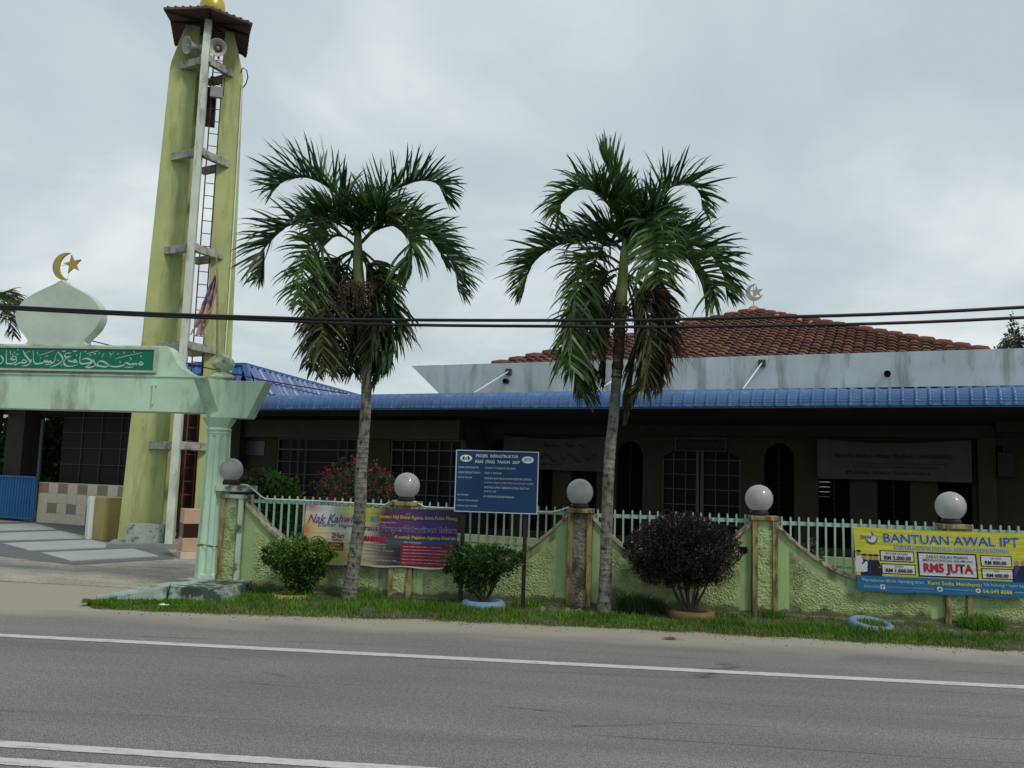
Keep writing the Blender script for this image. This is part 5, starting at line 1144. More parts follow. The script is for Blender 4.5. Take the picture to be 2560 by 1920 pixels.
part('old_sheath', MB().tube(spline([(-1.76, -.44, 2.95), (-1.79, -.47, 3.2), (-1.825, -.5, 3.6), (-1.84, -.5, 3.75)], 5), [.062 + .012 * (k % 3 == 0) for k in range(16)], 12), mat('old_sheath', (.045, .03, .018), .9, .4, 20, bump=.5), palm1)
def F(P, d1, bend=0, d0=-.5):       # rachis traced as (s,z); depth runs from d0 to d0+d1
    n = len(P) - 1; return [(s, d0 + d1 * (i / n) ** 1.1 + bend * math.sin(math.pi * i / n), z) for i, (s, z) in enumerate(P)]
spec1 = [
 ([(-1.95, 4.26), (-2.14, 4.14), (-2.30, 3.8), (-2.36, 3.4), (-2.34, 2.9)], .25, M_leaf, .46, dict(up=.5, droop=.8, tilt=15)), ([(-1.95, 4.26), (-2.1, 4.1), (-2.2, 3.7), (-2.2, 3.2), (-2.12, 2.75)], -.35, M_leafold, .42, dict(up=.4, droop=.9, tilt=50)), ([(-1.84, 4.26), (-1.66, 4.1), (-1.52, 3.8), (-1.44, 3.4), (-1.48, 2.9)], .3, M_leaf, .44, dict(up=.5, droop=.85, tilt=-15)), ([(-1.84, 4.26), (-1.72, 4.0), (-1.66, 3.6), (-1.62, 3.1), (-1.66, 2.65)], .2, M_leaf, .40, dict(up=.3, droop=.95)), ([(-1.92, 4.2), (-1.98, 3.8), (-2.0, 3.3), (-1.94, 2.85)], .4, M_leaf, .36, dict(up=.2, droop=1.)),
 ([(-1.92, 4.42), (-1.99, 4.58), (-2.14, 4.66), (-2.32, 4.58)], -.45, M_leaf, .44, dict(up=.9, droop=.35)), ([(-1.89, 4.42), (-1.80, 4.58), (-1.64, 4.68), (-1.46, 4.60)], -.40, M_leaf, .44, dict(up=.9, droop=.35)), ([(-1.88, 4.2), (-1.78, 4.1), (-1.66, 3.9), (-1.60, 3.55), (-1.60, 3.2), (-1.63, 2.85)], -.25, M_leafold, .34, dict(up=.3, droop=.95, tilt=-45)), ([(-1.95, 4.2), (-2.12, 4.02), (-2.16, 3.7), (-2.14, 3.3), (-2.12, 2.8)], .1, M_leaf, .34, dict(up=.3, droop=.95, tilt=30)),
 ([(-1.94, 4.53), (-2.13, 4.9), (-2.39, 5.11), (-2.65, 5.18), (-2.86, 5.1), (-2.98, 4.99)], -.15, M_leaf, .50, dict(up=.95, droop=.30)),
 ([(-1.96, 4.46), (-2.26, 4.65), (-2.62, 4.64), (-2.83, 4.59), (-3.01, 4.47), (-3.13, 4.3), (-3.17, 3.95)], .10, M_leaf, .44, dict(up=.75, droop=.42)),
 ([(-1.93, 4.32), (-2.06, 4.42), (-2.25, 4.4), (-2.35, 4.32), (-2.4, 4.16), (-2.41, 3.85), (-2.4, 3.48)], -.55, M_leaf2, .42, dict(up=.6, droop=.75, tilt=50)),
 ([(-1.95, 4.26), (-2.13, 4.16), (-2.22, 3.95), (-2.27, 3.64), (-2.29, 3.24), (-2.3, 2.75)], -.20, M_leafold, .34, dict(up=.3, droop=.9, tilt=40)),
 ([(-1.95, 4.26), (-2.04, 4.05), (-2.1, 3.64), (-2.06, 3.24), (-1.99, 2.8)], .35, M_leaf, .34, dict(up=.2, droop=1., tilt=60)),
 ([(-1.84, 4.26), (-1.71, 4.05), (-1.55, 3.81), (-1.50, 3.55), (-1.50, 3.14), (-1.58, 2.75)], .10, M_leaf, .34, dict(up=.3, droop=.9, tilt=-30)),
 ([(-1.83, 4.24), (-1.77, 3.95), (-1.73, 3.54), (-1.73, 3.14), (-1.68, 2.9)], .45, M_leaf, .32, dict(up=.2, droop=1.)),
 ([(-1.85, 4.36), (-1.67, 4.53), (-1.37, 4.59), (-1.07, 4.48), (-.84, 4.28), (-.69, 4.05), (-.64, 3.79)], .05, M_leaf, .46, dict(up=.8, droop=.4)),
 ([(-1.85, 4.38), (-1.61, 4.57), (-1.36, 4.52), (-1.19, 4.36), (-1.12, 4.16), (-1.09, 3.85)], -.5, M_leaf2, .42, dict(up=.6, droop=.75, tilt=-35)),
 ([(-1.88, 4.57), (-1.75, 4.82), (-1.55, 5.0), (-1.35, 5.12), (-1.15, 5.18), (-.96, 5.14), (-.87, 4.97)], .15, M_leaf, .44, dict(up=.9, droop=.30)),
 ([(-1.91, 4.57), (-1.9, 4.75), (-1.88, 4.9), (-1.85, 5.0)], .3, M_leaf, .28, dict(up=.5, droop=.08, fwd=1.1)),
 ([(-1.89, 4.5), (-1.66, 4.66), (-1.40, 4.70), (-1.2, 4.64), (-1.06, 4.5), (-.98, 4.34)], .75, M_leaf, .42, dict(up=.8, droop=.45)),
 ([(-1.94, 4.5), (-2.06, 4.68), (-2.24, 4.78), (-2.46, 4.80), (-2.62, 4.68)], .8, M_leaf, .42, dict(up=.9, droop=.4))]
for i, (P, d1, mt, L_, kw) in enumerate(spec1): frond(palm1, F(P, d1), mt, L_, seed=100 + i, **kw)
bunch(palm1, (-1.80, -.50, 3.50), .36, .34, 80, 5)
palm2 = thing('palm_tree', 'roadside palm with browning lower fronds between the blue notice board and the purple bush', 'palm', WALL, (1.22, -.45, 0), 'palms in front of the wall')
part('trunk', trunk_mb([(1.19, -.45, -.05), (1.20, -.45, .5), (1.20, -.45, .96), (1.22, -.46, 1.82), (1.26, -.47, 2.3), (1.29, -.49, 2.88), (1.31, -.5, 3.42)], (.074, .056, .018)), M_trunk, palm2)
part('crownshaft', MB().tube(spline([(1.31, -.5, 3.38), (1.32, -.5, 3.65), (1.335, -.5, 3.95), (1.345, -.5, 4.2), (1.355, -.5, 4.45)], 5), [.066, .070, .072, .074, .073, .072, .070, .068, .066, .064, .062, .06, .058, .055, .052, .05, .046, .04, .034, .027, .02], 14), M_shaft, palm2, smooth=True)
part('old_sheath', MB().tube(spline([(1.285, -.48, 2.75), (1.30, -.49, 3.0), (1.31, -.5, 3.35), (1.318, -.5, 3.55)], 5), [.062 + .012 * (k % 3 == 0) for k in range(16)], 12), mat('old_sheath', (.045, .03, .018)), palm2)
spec2 = [
 ([(1.37, 4.28), (1.46, 4.50), (1.56, 4.52), (1.66, 4.30), (1.70, 3.98), (1.72, 3.66)], -1.0, M_leaf2, .44, dict(up=.5, droop=.7, tilt=-65)), ([(1.33, 4.25), (1.18, 4.42), (1.04, 4.36), (.97, 4.1), (.95, 3.75)], .9, M_leaf, .44, dict(up=.5, droop=.7, tilt=70)), ([(1.37, 4.25), (1.52, 4.42), (1.68, 4.36), (1.76, 4.1), (1.80, 3.8)], .9, M_leaf, .44, dict(up=.5, droop=.7, tilt=-70)), 
 ([(1.26, 3.97), (1.08, 3.86), (.92, 3.55), (.80, 3.1), (.82, 2.6)], .0, M_leaf, .46, dict(up=.5, droop=.85, tilt=15)), ([(1.24, 3.97), (1.02, 3.80), (.86, 3.40), (.84, 2.95), (.92, 2.55)], .3, M_leaf, .44, dict(up=.4, droop=.9, tilt=-20)),
 ([(1.4, 3.97), (1.58, 3.86), (1.74, 3.6), (1.82, 3.25), (1.80, 2.75)], .2, M_leafdead, .46, dict(up=.5, droop=.85, tilt=20)), ([(1.39, 3.95), (1.52, 3.75), (1.64, 3.4), (1.66, 3.0), (1.60, 2.6)], -.3, M_leafold, .42, dict(up=.4, droop=.95, tilt=40)), ([(1.38, 3.9), (1.46, 3.6), (1.50, 3.2), (1.46, 2.75), (1.42, 2.35)], .3, M_leafold, .38, dict(up=.2, droop=1.)), ([(1.30, 3.95), (1.22, 3.6), (1.16, 3.2), (1.14, 2.8)], .35, M_leafdead, .34, dict(up=.2, droop=1.)),
 ([(1.34, 4.35), (1.30, 4.62), (1.16, 4.80), (.98, 4.86)], -.45, M_leaf, .44, dict(up=.9, droop=.35)), ([(1.36, 4.3), (1.46, 4.50), (1.62, 4.62), (1.80, 4.60)], -.35, M_leaf, .44, dict(up=.9, droop=.35)), ([(1.30, 4.05), (1.12, 3.95), (1.02, 3.72), (.98, 3.4), (1.0, 3.05)], -.25, M_leafold, .36, dict(up=.3, droop=.95, tilt=45)),
 ([(1.35, 4.41), (1.30, 4.80), (1.20, 5.10), (1.12, 5.32), (1.07, 5.44)], .05, M_leaf2, .42, dict(up=.7, droop=.05, fwd=1.)),
 ([(1.35, 4.41), (1.24, 4.68), (1.04, 4.93), (.84, 5.02), (.69, 4.93), (.6, 4.8), (.59, 4.6)], -.2, M_leaf2, .42, dict(up=.7, droop=.55)),
 ([(1.31, 4.3), (1.11, 4.37), (.85, 4.4), (.55, 4.33), (.33, 4.19), (.21, 4.01), (.16, 3.78)], .05, M_leaf, .42, dict(up=.75, droop=.42)),
 ([(1.31, 4.1), (1.12, 4.19), (.92, 4.13), (.82, 3.86), (.79, 3.53), (.75, 3.09), (.78, 2.75)], -.55, M_leaf2, .46, dict(up=.5, droop=.8, tilt=45)),
 ([(1.37, 4.41), (1.54, 4.68), (1.71, 4.86), (1.88, 5.04), (2.07, 5.1), (2.22, 4.99), (2.26, 4.79)], .1, M_leaf, .42, dict(up=.85, droop=.42)),
 ([(1.38, 4.15), (1.59, 4.3), (1.88, 4.39), (2.18, 4.35), (2.37, 4.19), (2.49, 3.98), (2.54, 3.74)], .0, M_leaf, .44, dict(up=.75, droop=.42)),
 ([(1.42, 4.15), (1.72, 4.21), (2.01, 4.17), (2.2, 3.97), (2.29, 3.76), (2.35, 3.58)], -.5, M_leaf2, .40, dict(up=.6, droop=.7, tilt=-30)),
 ([(1.4, 3.97), (1.55, 3.84), (1.70, 3.67), (1.78, 3.43), (1.82, 3.11), (1.76, 2.7)], -.1, M_leafdead, .34, dict(up=.3, droop=1., tilt=-40)),
 ([(1.38, 3.95), (1.51, 3.64), (1.56, 3.21), (1.55, 2.78), (1.48, 2.5)], .15, M_leafold, .34, dict(up=.2, droop=1.1)),
 ([(1.25, 3.97), (1.04, 3.79), (.90, 3.53), (.84, 3.09), (.91, 2.75)], .35, M_leaf, .36, dict(up=.3, droop=.95, tilt=30)),
 ([(1.35, 4.41), (1.37, 4.62), (1.40, 4.78), (1.44, 4.88)], .3, M_leaf, .28, dict(up=.5, droop=.1, fwd=1.1)),
 ([(1.37, 4.37), (1.58, 4.5), (1.8, 4.57), (1.99, 4.55), (2.14, 4.41)], .75, M_leaf, .42, dict(up=.8, droop=.45)),
 ([(1.33, 4.4), (1.2, 4.55), (.98, 4.62), (.76, 4.58)], .8, M_leaf, .40, dict(up=.8, droop=.45))]
for i, (P, d1, mt, L_, kw) in enumerate(spec2): frond(palm2, F(P, d1), mt, L_, seed=200 + i, **kw)
bunch(palm2, (1.22, -.48, 3.35), .24, .26, 45, 6)

def leaves(n, shape, size, seed, asp=.5, upb=.4):
    """n small folded leaves through a volume; shape(r) -> (point, outward) or None"""
    r = np.random.default_rng(seed); rr = random.Random(seed); P = []; O = []
    while len(P) < n:
        q = shape(rr)
        if q is None: continue
        P.append(q[0]); O.append(q[1])
    P = np.array(P); O = np.array(O); n = len(P)
    d = O + r.normal(0, .75, (n, 3)); d[:, 2] += upb; d /= np.linalg.norm(d, axis=1)[:, None]
    w_ = np.cross(d, r.normal(0, 1, (n, 3))); w_ /= np.linalg.norm(w_, axis=1)[:, None]; nn = np.cross(d, w_)
    s = (size * r.uniform(.6, 1.3, n))[:, None]; V = np.zeros((n, 6, 3))
    V[:, 0] = P; V[:, 1] = P + d * s * .45 + w_ * s * asp * .5 + nn * s * .08; V[:, 2] = P + d * s * .8 + w_ * s * asp * .35; V[:, 3] = P + d * s; V[:, 4] = P + d * s * .8 - w_ * s * asp * .35; V[:, 5] = P + d * s * .45 - w_ * s * asp * .5 + nn * s * .08
    i = np.arange(n)[:, None] * 6
    f = np.concatenate([i + np.array([[0, 1, 2, 3]]), i + np.array([[0, 3, 4, 5]])], 0)
    return V.reshape(-1, 3), f
def leafpart(par, name, n, shape, size, mt, seed, **kw):
    V, f = leaves(n, shape, size, seed, **kw); og = root_org(par); me = npmesh(name, V - np.array(og), f, mt)
    o = bpy.data.objects.new(name, me); COL.objects.link(o); o.parent = par; return o
def blobs(B, jag=.18, fill=.55, seed=0, shoots=0):
    """B: list of (cx,cy,cz,rx,ry,rz) ellipsoids; denser near the skin, with an uneven outline"""
    rs = random.Random(seed * 7 + 1); B = list(B); nb0 = len(B); W_ = [(b[3] * b[4] * b[5]) ** .75 for b in B]; m_ = sum(W_) / len(W_)
    for _ in range(shoots):
        c = rs.choice(B[:nb0]); a_ = rs.uniform(0, 6.283); z_ = rs.uniform(-.1, 1); q_2 = math.sqrt(1 - z_ * z_)
        for k_2 in (1.0, 1.10, 1.19): B.append((c[0] + q_2 * math.cos(a_) * c[3] * k_2, c[1] + q_2 * math.sin(a_) * c[4] * k_2, c[2] + z_ * c[5] * k_2, .024, .024, .03)); W_.append(m_ * .028)
    def f(r):
        c = r.choices(B, W_)[0]; a_ = r.uniform(0, 6.283); z = r.uniform(-1, 1); q = math.sqrt(1 - z * z); dv = Vector((q * math.cos(a_), q * math.sin(a_), z))
        k = (fill + (1 - fill) * r.random() ** .5) * (1 + jag * Nz(dv.x * 2.6 + seed, dv.y * 2.6, dv.z * 2.6) + .6 * jag * Nz(dv.x * 6, dv.y * 6 + seed, dv.z * 6))
        p = Vector((c[0] + dv.x * c[3] * k, c[1] + dv.y * c[4] * k, c[2] + dv.z * c[5] * k))
        if Nz(p.x * 9 + seed, p.y * 9, p.z * 9) < -.28: return None
        return tuple(p), tuple(dv)
    return f
def stems(par, base, tips, r0, mt=M_twig):
    mb = MB()
    for t in tips:
        b = Vector(base); t = Vector(t); m = b.lerp(t, .5) + Vector((.04 * Nz(t.x * 9, 1), .04 * Nz(t.y * 9, 2), -.03)); C = spline([b, m, t], 5); mb.tube(C, [r0 * (1 - .75 * k / (len(C) - 1)) for k in range(len(C))], 6)
    return part('stems', mb, mt, par)
def tyre(label, s, d, z, R_, r_, mt, tiltx=0, tilty=0, group='painted tyre planters', rz=None, fill_=True):
    t = thing('tyre_planter', label, 'tyre', WALL, (s, d, z), group); t.rotation_euler = (R(tiltx), R(tilty), WALL.a)
    rz = rz or r_; pr = [(R_ + r_ * math.cos(R(a_)) * (1 if abs(math.cos(R(a_))) < .9 else .97), rz * math.sin(R(a_))) for a_ in range(-150, 211, 20)]
    mb = MB(); n = 48
    for i in range(n):
        for x_, z_ in pr:
            k = 1 + (.012 if (i % 2 and x_ > R_ + r_ * .5) else 0); a_ = 2 * math.pi * i / n; mb.v.append((s + x_ * k * math.cos(a_), d + x_ * k * math.sin(a_), z + rz + z_))
    m_ = len(pr)
    for i in range(n):
        for j in range(m_ - 1): a_ = i * m_ + j; b_ = ((i + 1) % n) * m_ + j; mb.f.append((a_, b_, b_ + 1, a_ + 1))
    part('tyre', mb, mt, t, smooth=True)
    if fill_: part('soil_fill', MB().lathe([(R_ - r_ * .4, rz * .9), (R_ * .5, rz * 1.0), (.001, rz * 1.05)], 24, (s, d, z), False), M_soil, t)
    return t
# green bush in a yellow tyre
tyre('yellow painted tyre half sunk in the grass under the bright green bush', -2.55, -.36, -.015, .20, .055, M_tyreyellow)
g1 = thing('bush', 'bright green bush in a yellow tyre left of the wedding course banner', 'bush', WALL, (-2.46, -.38, .08))
B1 = [(-2.46, -.42, .55, .38, .30, .155), (-2.68, -.45, .52, .20, .2, .13), (-2.24, -.45, .56, .20, .2, .13), (-2.44, -.40, .42, .27, .22, .15), (-2.42, -.38, .30, .22, .2, .16), (-2.42, -.38, .17, .14, .14, .10)]
leafpart(g1, 'leaves', 11000, blobs(B1, .30, .25, 3, 16), .040, M_shrub, 11)
leafpart(g1, 'highlight_leaves', 1500, blobs([(-2.46, -.46, .62, .36, .28, .12), (-2.68, -.5, .58, .18, .2, .11), (-2.24, -.5, .62, .18, .2, .11)], .26, .9, 3), .038, mat('highlight_leaf', (.12, .20, .035), .5, .2, 9, trans=.25, island=.4), 19)  # paler leaves over the top paint in the bush's yellowish highlights
stems(g1, (-2.47, -.38, .05), [(-2.7, -.4, .45), (-2.55, -.5, .45), (-2.4, -.45, .5), (-2.25, -.35, .45), (-2.35, -.3, .4), (-2.6, -.3, .42)], .016)
# green bush in the blue tyre
tyre('light blue painted tyre planter under the dark green bush by the notice board', -.20, -.44, -.01, .20, .058, M_tyreblue, rz=.075)
g2 = thing('bush', 'dark green bush growing from a blue tyre in front of the notice board posts', 'bush', WALL, (-.25, -.42, .1))
B2 = [(-.22, -.46, .62, .37, .28, .14), (-.48, -.48, .58, .20, .2, .13), (.02, -.48, .60, .20, .2, .14), (-.28, -.42, .46, .33, .22, .12), (-.28, -.40, .32, .22, .16, .13)]
leafpart(g2, 'leaves', 7000, blobs(B2, .32, .25, 8, 16), .040, M_shrub2, 12)
stems(g2, (-.20, -.42, .08), [(-.45, -.4, .45), (-.3, -.5, .45), (-.15, -.45, .5), (.0, -.35, .5), (-.1, -.3, .4)], .018)
# purple bush
tyre('tan painted tyre planter at the foot of the purple bush', 2.17, -.44, .02, .205, .055, M_tyretan, rz=.06)
g3 = thing('bush', 'large round dark purple bush on several thin trunks', 'bush', WALL, (2.12, -.45, .1))
B3 = [(2.06, -.50, .84, .62, .45, .36), (1.80, -.52, .80, .40, .35, .27), (2.34, -.52, .84, .38, .35, .28), (2.06, -.5, 1.0, .40, .33, .22), (2.02, -.45, .56, .50, .32, .20), (2.25, -.45, .58, .36, .3, .18), (1.82, -.48, .60, .34, .3, .2)]
leafpart(g3, 'leaves', 46000, blobs(B3, .12, .2, 5, 10), .027, M_purple, 13, asp=.45)
stems(g3, (2.14, -.44, .06), [(1.85, -.5, .6), (1.98, -.4, .62), (2.12, -.5, .65), (2.28, -.42, .6), (2.40, -.5, .58), (2.05, -.35, .6), (2.22, -.5, .48), (1.9, -.35, .5)], .024)
# empty blue tyre lying in the grass
tyre('light blue tyre lying tilted in the grass with weeds inside, below the yellow banner', 4.10, -.42, -.008, .195, .05, M_tyreblue, 8, 5, rz=.062)
def tuft(label, s, d, rad, n, h, mt=M_grass, seed=1):
    def reg(r, k):
        a_ = r.uniform(0, 6.28, k); q = rad * np.sqrt(r.uniform(0, 1, k)); return np.stack([s + q * np.cos(a_), d + q * np.sin(a_), np.full(k, .03)], 1)
    return grass('weed_tuft', n, reg, lambda r, p: r.uniform(.4, 1, len(p)) * h, mt, label, seed, lean=.8, wd=.004)
tuft('grass growing inside the tilted blue tyre', 4.10, -.40, .16, 420, .12, seed=21)
for k, (s_, d_, r_, n_, h_) in enumerate([(.30, -.12, .18, 500, .13), (1.55, -.28, .20, 700, .28), (1.75, -.22, .15, 400, .22), (3.12, -.16, .12, 350, .14), (5.35, -.2, .22, 900, .22), (-2.95, -.12, .2, 300, .10), (-1.75, -.12, .25, 500, .14), (-.9, -.2, .3, 260, .06), (2.6, -.12, .3, 400, .09), (3.7, -.10, .35, 420, .07)]):
    tuft('taller weeds at the wall foot ' + ['right of the notice board post', 'right of the second palm trunk', 'between second palm and purple bush', 'at the pillar right of the purple bush', 'below the right end of the yellow banner', 'beside the gateway plinth', 'behind the first palm trunk', 'under the wedding course banner', 'behind the tan tyre planter', 'left of the tilted blue tyre'][k], s_, d_, r_, n_, h_, M_grass if k not in (1, 2) else mat('dark_weed', (.035, .06, .015), .6, .3, 4, trans=.2, island=.4), 30 + k)
# shrubs behind the fence
g4 = thing('bougainvillea', 'bougainvillea with pink flowers behind the fence and first palm trunk', 'bush', WALL, (-2.25, 1.2, 0))
B4 = [(-2.28, 1.2, 1.32, .55, .45, .36), (-2.55, 1.2, 1.2, .32, .35, .30), (-1.95, 1.2, 1.22, .34, .35, .30), (-2.25, 1.2, .85, .5, .4, .4)]
leafpart(g4, 'leaves', 9000, blobs(B4, .32, .35, 2, 18), .042, M_shrub3, 14)
r_ = random.Random(4); fls = [(-2.62, .95, 1.55), (-2.50, .9, 1.60), (-2.54, .92, 1.48), (-2.24, .95, 1.72), (-2.27, .92, 1.68), (-2.6, .85, 1.42), (-2.72, .95, 1.50), (-2.02, .88, 1.62), (-1.92, .9, 1.52), (-1.86, .92, 1.58), (-1.74, .9, 1.36), (-1.70, .92, 1.38), (-2.45, .82, 1.35), (-2.3, .8, 1.25), (-2.02, .82, 1.30), (-2.5, .85, 1.2)]
leafpart(g4, 'flowers', 150, lambda r: (lambda c: ((c[0] + r.gauss(0, .035), c[1] + r.gauss(0, .035), c[2] + r.gauss(0, .03)), (0, -.6, .4)))(r.choice(fls)), .034, M_flower, 15, asp=.9)
stems(g4, (-2.25, 1.2, 0), [(-2.6, 1.1, 1.2), (-2.3, 1.1, 1.4), (-2.0, 1.1, 1.2), (-2.2, 1.3, 1.3)], .02)
g5 = thing('bush', 'green shrub behind the fence beside the gateway column', 'bush', WALL, (-3.45, 1.0, 0))
B5 = [(-3.42, 1.0, 1.22, .34, .3, .30), (-3.62, 1.0, 1.2, .22, .25, .26), (-3.25, 1.0, 1.15, .24, .25, .28), (-3.4, 1.0, .8, .4, .35, .45)]
leafpart(g5, 'leaves', 6000, blobs(B5, .34, .25, 6, 14), .055, M_shrub, 16, asp=.6)
leafpart(g5, 'brown_leaves', 700, blobs([(-3.66, .95, 1.35, .24, .2, .2)], .3, .5, 7), .05, M_leafold, 17)
stems(g5, (-3.45, 1.0, 0), [(-3.6, 1, 1.2), (-3.4, 1, 1.3), (-3.25, 1, 1.2)], .02)
g6 = thing('bush', 'thin weedy shrub behind the fence left of the yellow banner', 'bush', WALL, (3.75, .9, 0))
leafpart(g6, 'leaves', 420, blobs([(3.72, .9, .62, .22, .2, .28)], .4, .2, 9), .045, M_shrub3, 18)
stems(g6, (3.75, .9, 0), [(3.65, .9, .8), (3.8, .9, .75), (3.9, .9, .6)], .008)

# far trees
def tree(label, x, y, h, B, mt, n, size, seed, cat='tree', name='tree'):
    t = thing(name, label, cat, WORLD, (x, y, 0)); part('trunk', MB().tube([(x, y, 0), (x + .1, y, h * .4), (x, y, h * .75)], [.16, .12, .04], 8), M_twig, t)
    leafpart(t, 'crown', n, blobs(B, .35, .3, seed), size, mt, seed); return t
tree('small dark conical tree left of the palm beyond the parapet', 16.92, 30, 6.9, [(16.92, 30, 6.55 - .33 * k, .05 + .11 * k, .05 + .11 * k, .22) for k in range(8)], M_shrub2, 2600, .10, 61)
tree('tall dark conical tree at the right edge beyond the parapet', 18.1, 31, 8.0, [(18.15, 31, 7.9 - .36 * k, .06 + .10 * k, .1 + .1 * k, .26) for k in range(11)], mat('conifer_leaf', (.015, .035, .015), .6, .3, 5, island=.4), 6000, .11, 62)
tree('low bushy tree beyond the parapet at the right', 17.8, 33, 6.5, [(17.9, 33, 6.1, 1.1, 1, .75), (17.0, 33, 5.9, .7, .7, .6), (19.2, 33, 6.3, 1.0, 1, .8)], M_shrub, 5200, .13, 63)
tree('leafy tree seen through the side hall, left of its pillar', -17.5, 30, 4.2, [(-17.6, 30, 2.4, 1.4, 1, 1.6), (-19.2, 30, 2.2, 1.4, 1, 1.6), (-18.3, 30, .9, 1.8, 1, 1.0)], M_shrub, 9000, .22, 64)
tree('leafy tree seen through the side hall, right of its pillar', -15.3, 31, 4.4, [(-15.3, 31, 2.3, 1.4, 1, 1.5), (-14.2, 31, 1.8, 1.2, 1, 1.5), (-16.4, 31, 1.7, 1.2, 1, 1.4), (-15.4, 31, .8, 2.2, 1, .9)], M_shrub, 12000, .22, 65)
def coconut(label, x, y, z, R_, seed, n=13, mt=M_leaf, arms=None):
    t = thing('palm_tree', label, 'palm', WORLD, (x, y, 0)); r = random.Random(seed)
    part('trunk', MB().tube([(x + .3, y, 0), (x + .1, y, z * .5), (x, y, z)], [.2, .14, .11], 10), M_trunk, t)
    for k in range(n):
        a_ = 6.283 * k / n + r.uniform(-.2, .2) if arms is None else R(arms[k][0]); el = r.uniform(-.2, 1.1) if arms is None else arms[k][1]
        dx_, dy_ = math.cos(a_), math.sin(a_); P = [(x, y, z), (x + dx_ * R_ * .35, y + dy_ * R_ * .35, z + R_ * (.32 * el + .10)), (x + dx_ * R_ * .72, y + dy_ * R_ * .72, z + R_ * (.25 * el)), (x + dx_ * R_ * .98, y + dy_ * R_ * .98, z + R_ * (.1 * el - .35))]
        frond(t, P, mt if r.random() > .25 else M_leafold, R_ * .30, 34, seed * 31 + k, .12, .15, .9, .028, math.degrees(-a_) , .5)
    return t
coconut('coconut palm behind the gateway at the left edge', -18.6, 30, 6.9, 1.9, 4, 15)
coconut('pale feathery palm crown between the conical trees beyond the parapet', 17.9, 29.6, 6.75, 1.1, 9, 9, mat('pale_leaf', (.12, .17, .13), .6, .2, 5, trans=.2, island=.3))  # this crown has a pale grey green leaf colour

# ================================================================== CABLES AND LITTER
def cable(label, P, rad, fr=WALL, grp='overhead cables'):
    C = spline(P, 8); return solo('overhead_cable', MB().tube(C, rad, 8), M_cable, fr, tuple(P[len(P) // 2]), label, 'cable', grp, smooth=True)
cable('upper black overhead cable crossing in front of the palms', [(-26, -1.5, 4.55), (-14, -1.5, 3.74), (-5.8, -1.5, 3.34), (-2.42, -1.5, 3.232), (-1.06, -1.5, 3.222), (.8, -1.5, 3.235), (2.34, -1.5, 3.27), (5.32, -1.5, 3.41), (12, -1.5, 3.95), (26, -1.5, 5.6)], .0175)
cable('lower black overhead cable crossing in front of the palms', [(-26, -1.5, 4.50), (-14, -1.5, 3.71), (-5.8, -1.5, 3.315), (-2.42, -1.5, 3.20), (-1.06, -1.5, 3.168), (.8, -1.5, 3.17), (2.34, -1.5, 3.185), (5.32, -1.5, 3.305), (12, -1.5, 3.8), (26, -1.5, 5.4)], .0165)
cable('thin sagging black wire running behind the dome panel to the eaves', [(-19, 17, 6.9), (-10.1, 17, 4.38), (-8.39, 17, 4.0), (-6.63, 17, 3.64), (-4.83, 17, 3.31), (-3.24, 17, 3.1)], .011, WORLD, None)
# corrugated cement sheets on edge along the flower bed
def zig(label, s0, s1, d0, d1, z0, seed):
    r = random.Random(seed); t = thing('corrugated_edging', label, 'edging', WALL, (s0, d0, z0), 'corrugated cement edging'); n = round((s1 - s0) / .075)
    pts = [(s0 + (s1 - s0) * k / n, d0 + (d1 - d0) * k / n, z0 + (.045 if k % 2 else 0) * r.uniform(.75, 1.1)) for k in range(n + 1)]
    mb = MB()
    for a_, b_ in zip(pts, pts[1:]):
        mb.hexa([(a_[0], a_[1], a_[2] - .03), (b_[0], b_[1], b_[2] - .03), (b_[0], b_[1] + .22, b_[2] - .012), (a_[0], a_[1] + .22, a_[2] - .012), (a_[0], a_[1], a_[2] - .022), (b_[0], b_[1], b_[2] - .022), (b_[0], b_[1] + .22, b_[2] - .004), (a_[0], a_[1] + .22, a_[2] - .004)])
    part('sheet', mb, M_asb, t); return t
zig('broken corrugated cement edging before the pillar by the second palm', .40, 1.12, -.52, -.58, .045, 1)
zig('corrugated cement edging below the yellow banner, next to the tilted blue tyre', 4.42, 5.10, -.60, -.66, .04, 2)
zig('last piece of corrugated cement edging at the right frame edge', 5.22, 6.4, -.64, -.72, .04, 3)
def chunk(mb, s, d, r_, z, rr):
    mb.hexa([(s - r_ * rr.uniform(.6, 1.2), d - r_ * rr.uniform(.6, 1), z), (s + r_ * rr.uniform(.6, 1.2), d - r_ * rr.uniform(.6, 1), z), (s + r_ * rr.uniform(.6, 1.2), d + r_, z), (s - r_, d + r_ * rr.uniform(.6, 1), z)] +
            [(s - r_ * .7, d - r_ * .6, z + r_ * rr.uniform(.5, .9)), (s + r_ * .6, d - r_ * .5, z + r_ * rr.uniform(.5, .9)), (s + r_ * .7, d + r_ * .6, z + r_ * rr.uniform(.5, .9)), (s - r_ * .6, d + r_ * .6, z + r_ * rr.uniform(.5, .9))])
rr = random.Random(5); mb = MB()
for k in range(90): 
    s_ = rr.choice([rr.uniform(.3, 1.3), rr.uniform(4.4, 6.2), rr.uniform(-1.6, -.4), rr.uniform(-3.2, -2.7)]); chunk(mb, s_, rr.uniform(-.45, -.05), rr.uniform(.006, .026), .055, rr)
solo('rubble', mb, M_foot, WALL, (1, -.25, .05), 'broken concrete rubble scattered along the wall foot', 'rubble', kind='stuff')
mb = MB()
for k in range(160):
    s_ = rr.uniform(-4, 6); chunk(mb, s_, edge(s_) - abs(rr.gauss(.06, .16)), rr.uniform(.003, .009), .001, rr)
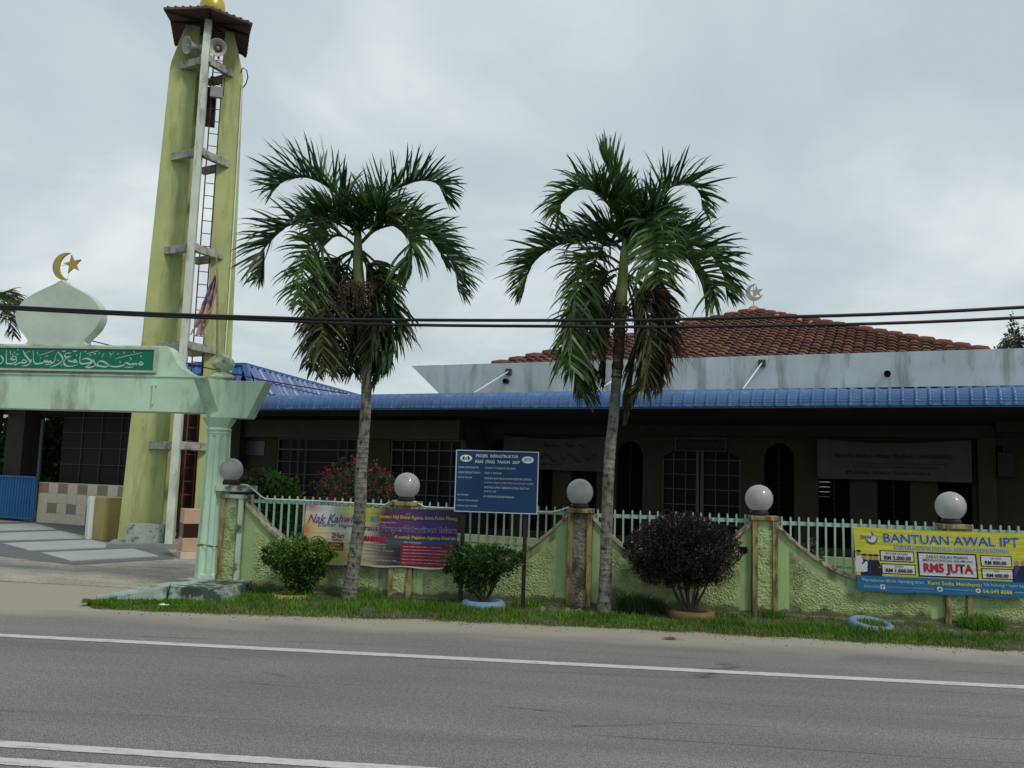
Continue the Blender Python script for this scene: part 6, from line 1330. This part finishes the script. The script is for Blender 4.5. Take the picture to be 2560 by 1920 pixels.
solo('pebbles', mb, mat('pebble', (.10, .09, .075), .95, .4, 30), WALL, (1, -1.5, 0), 'small pebbles and crumbs along the sandy road edge', 'pebbles', kind='stuff')
lf = thing('dry_leaf', 'curled dry brown leaf on the sandy shoulder below the purple bush', 'leaf', WALL, (1.86, -1.60, 0))
def leaff(u, v):
    x = (u - .5) * .17; w_ = .026 * math.sin(math.pi * min(1, max(0, u))) ** .6; return (1.86 + x, -1.60 + (v - .5) * 2 * w_, .006 + .022 * (v * 2 - 1) ** 2 * math.sin(math.pi * u) + .006 * math.sin(u * 9))
part('blade', MB().grid(leaff, 16, 6), mat('dry_leaf_skin', (.33, .22, .12), .8, .2, 20), lf)
part('stalk', MB().tube([(1.94, -1.60, .008), (1.98, -1.605, .012), (2.01, -1.60, .004)], .003, 5), mat('dry_leaf_skin', (.33, .22, .12)), lf)
part('blade', MB().grid(lambda u, v: (1.88 + (u - .5) * .06, -1.585 + (v - .5) * .03, .028 + .012 * math.sin(u * 5)), 8, 3), mat('dry_leaf_dark', (.14, .09, .045), .8), lf)
pl_ = thing('litter', 'crumpled white litter in the grass before the gateway plinth', 'litter', WALL, (-3.60, -1.38, .02))
part('wrapper', MB().grid(lambda u, v: (-3.60 + (u - .5) * .10 + .01 * Nz(v * 5, u * 3), -1.38 + (v - .5) * .06, .05 + .022 * Nz(u * 4, v * 4, 3)), 12, 8), M_white, pl_)
for k, (s_, d_, a_) in enumerate([(-.55, -1.32, .2), (.55, -1.24, -.1), (2.9, -1.26, .1), (-1.6, -1.42, .4)]):
    dl = solo('fallen_stalk', MB().tube([(s_ - .13, d_, .012), (s_, d_ + .02 * a_, .022), (s_ + .14, d_ + .1 * a_, .008)], .003, 5), M_dry, WALL, (s_, d_, 0), ['dry stalk at the verge edge below the mid green bush', 'dry stalk at the verge edge in front of the pillar by the second palm', 'dry stalk at the verge edge below the clean green pillar', 'dry stalk at the verge edge in front of the first palm'][k], 'stalk', 'dry stalks at the road edge')

bpy.context.view_layer.update()
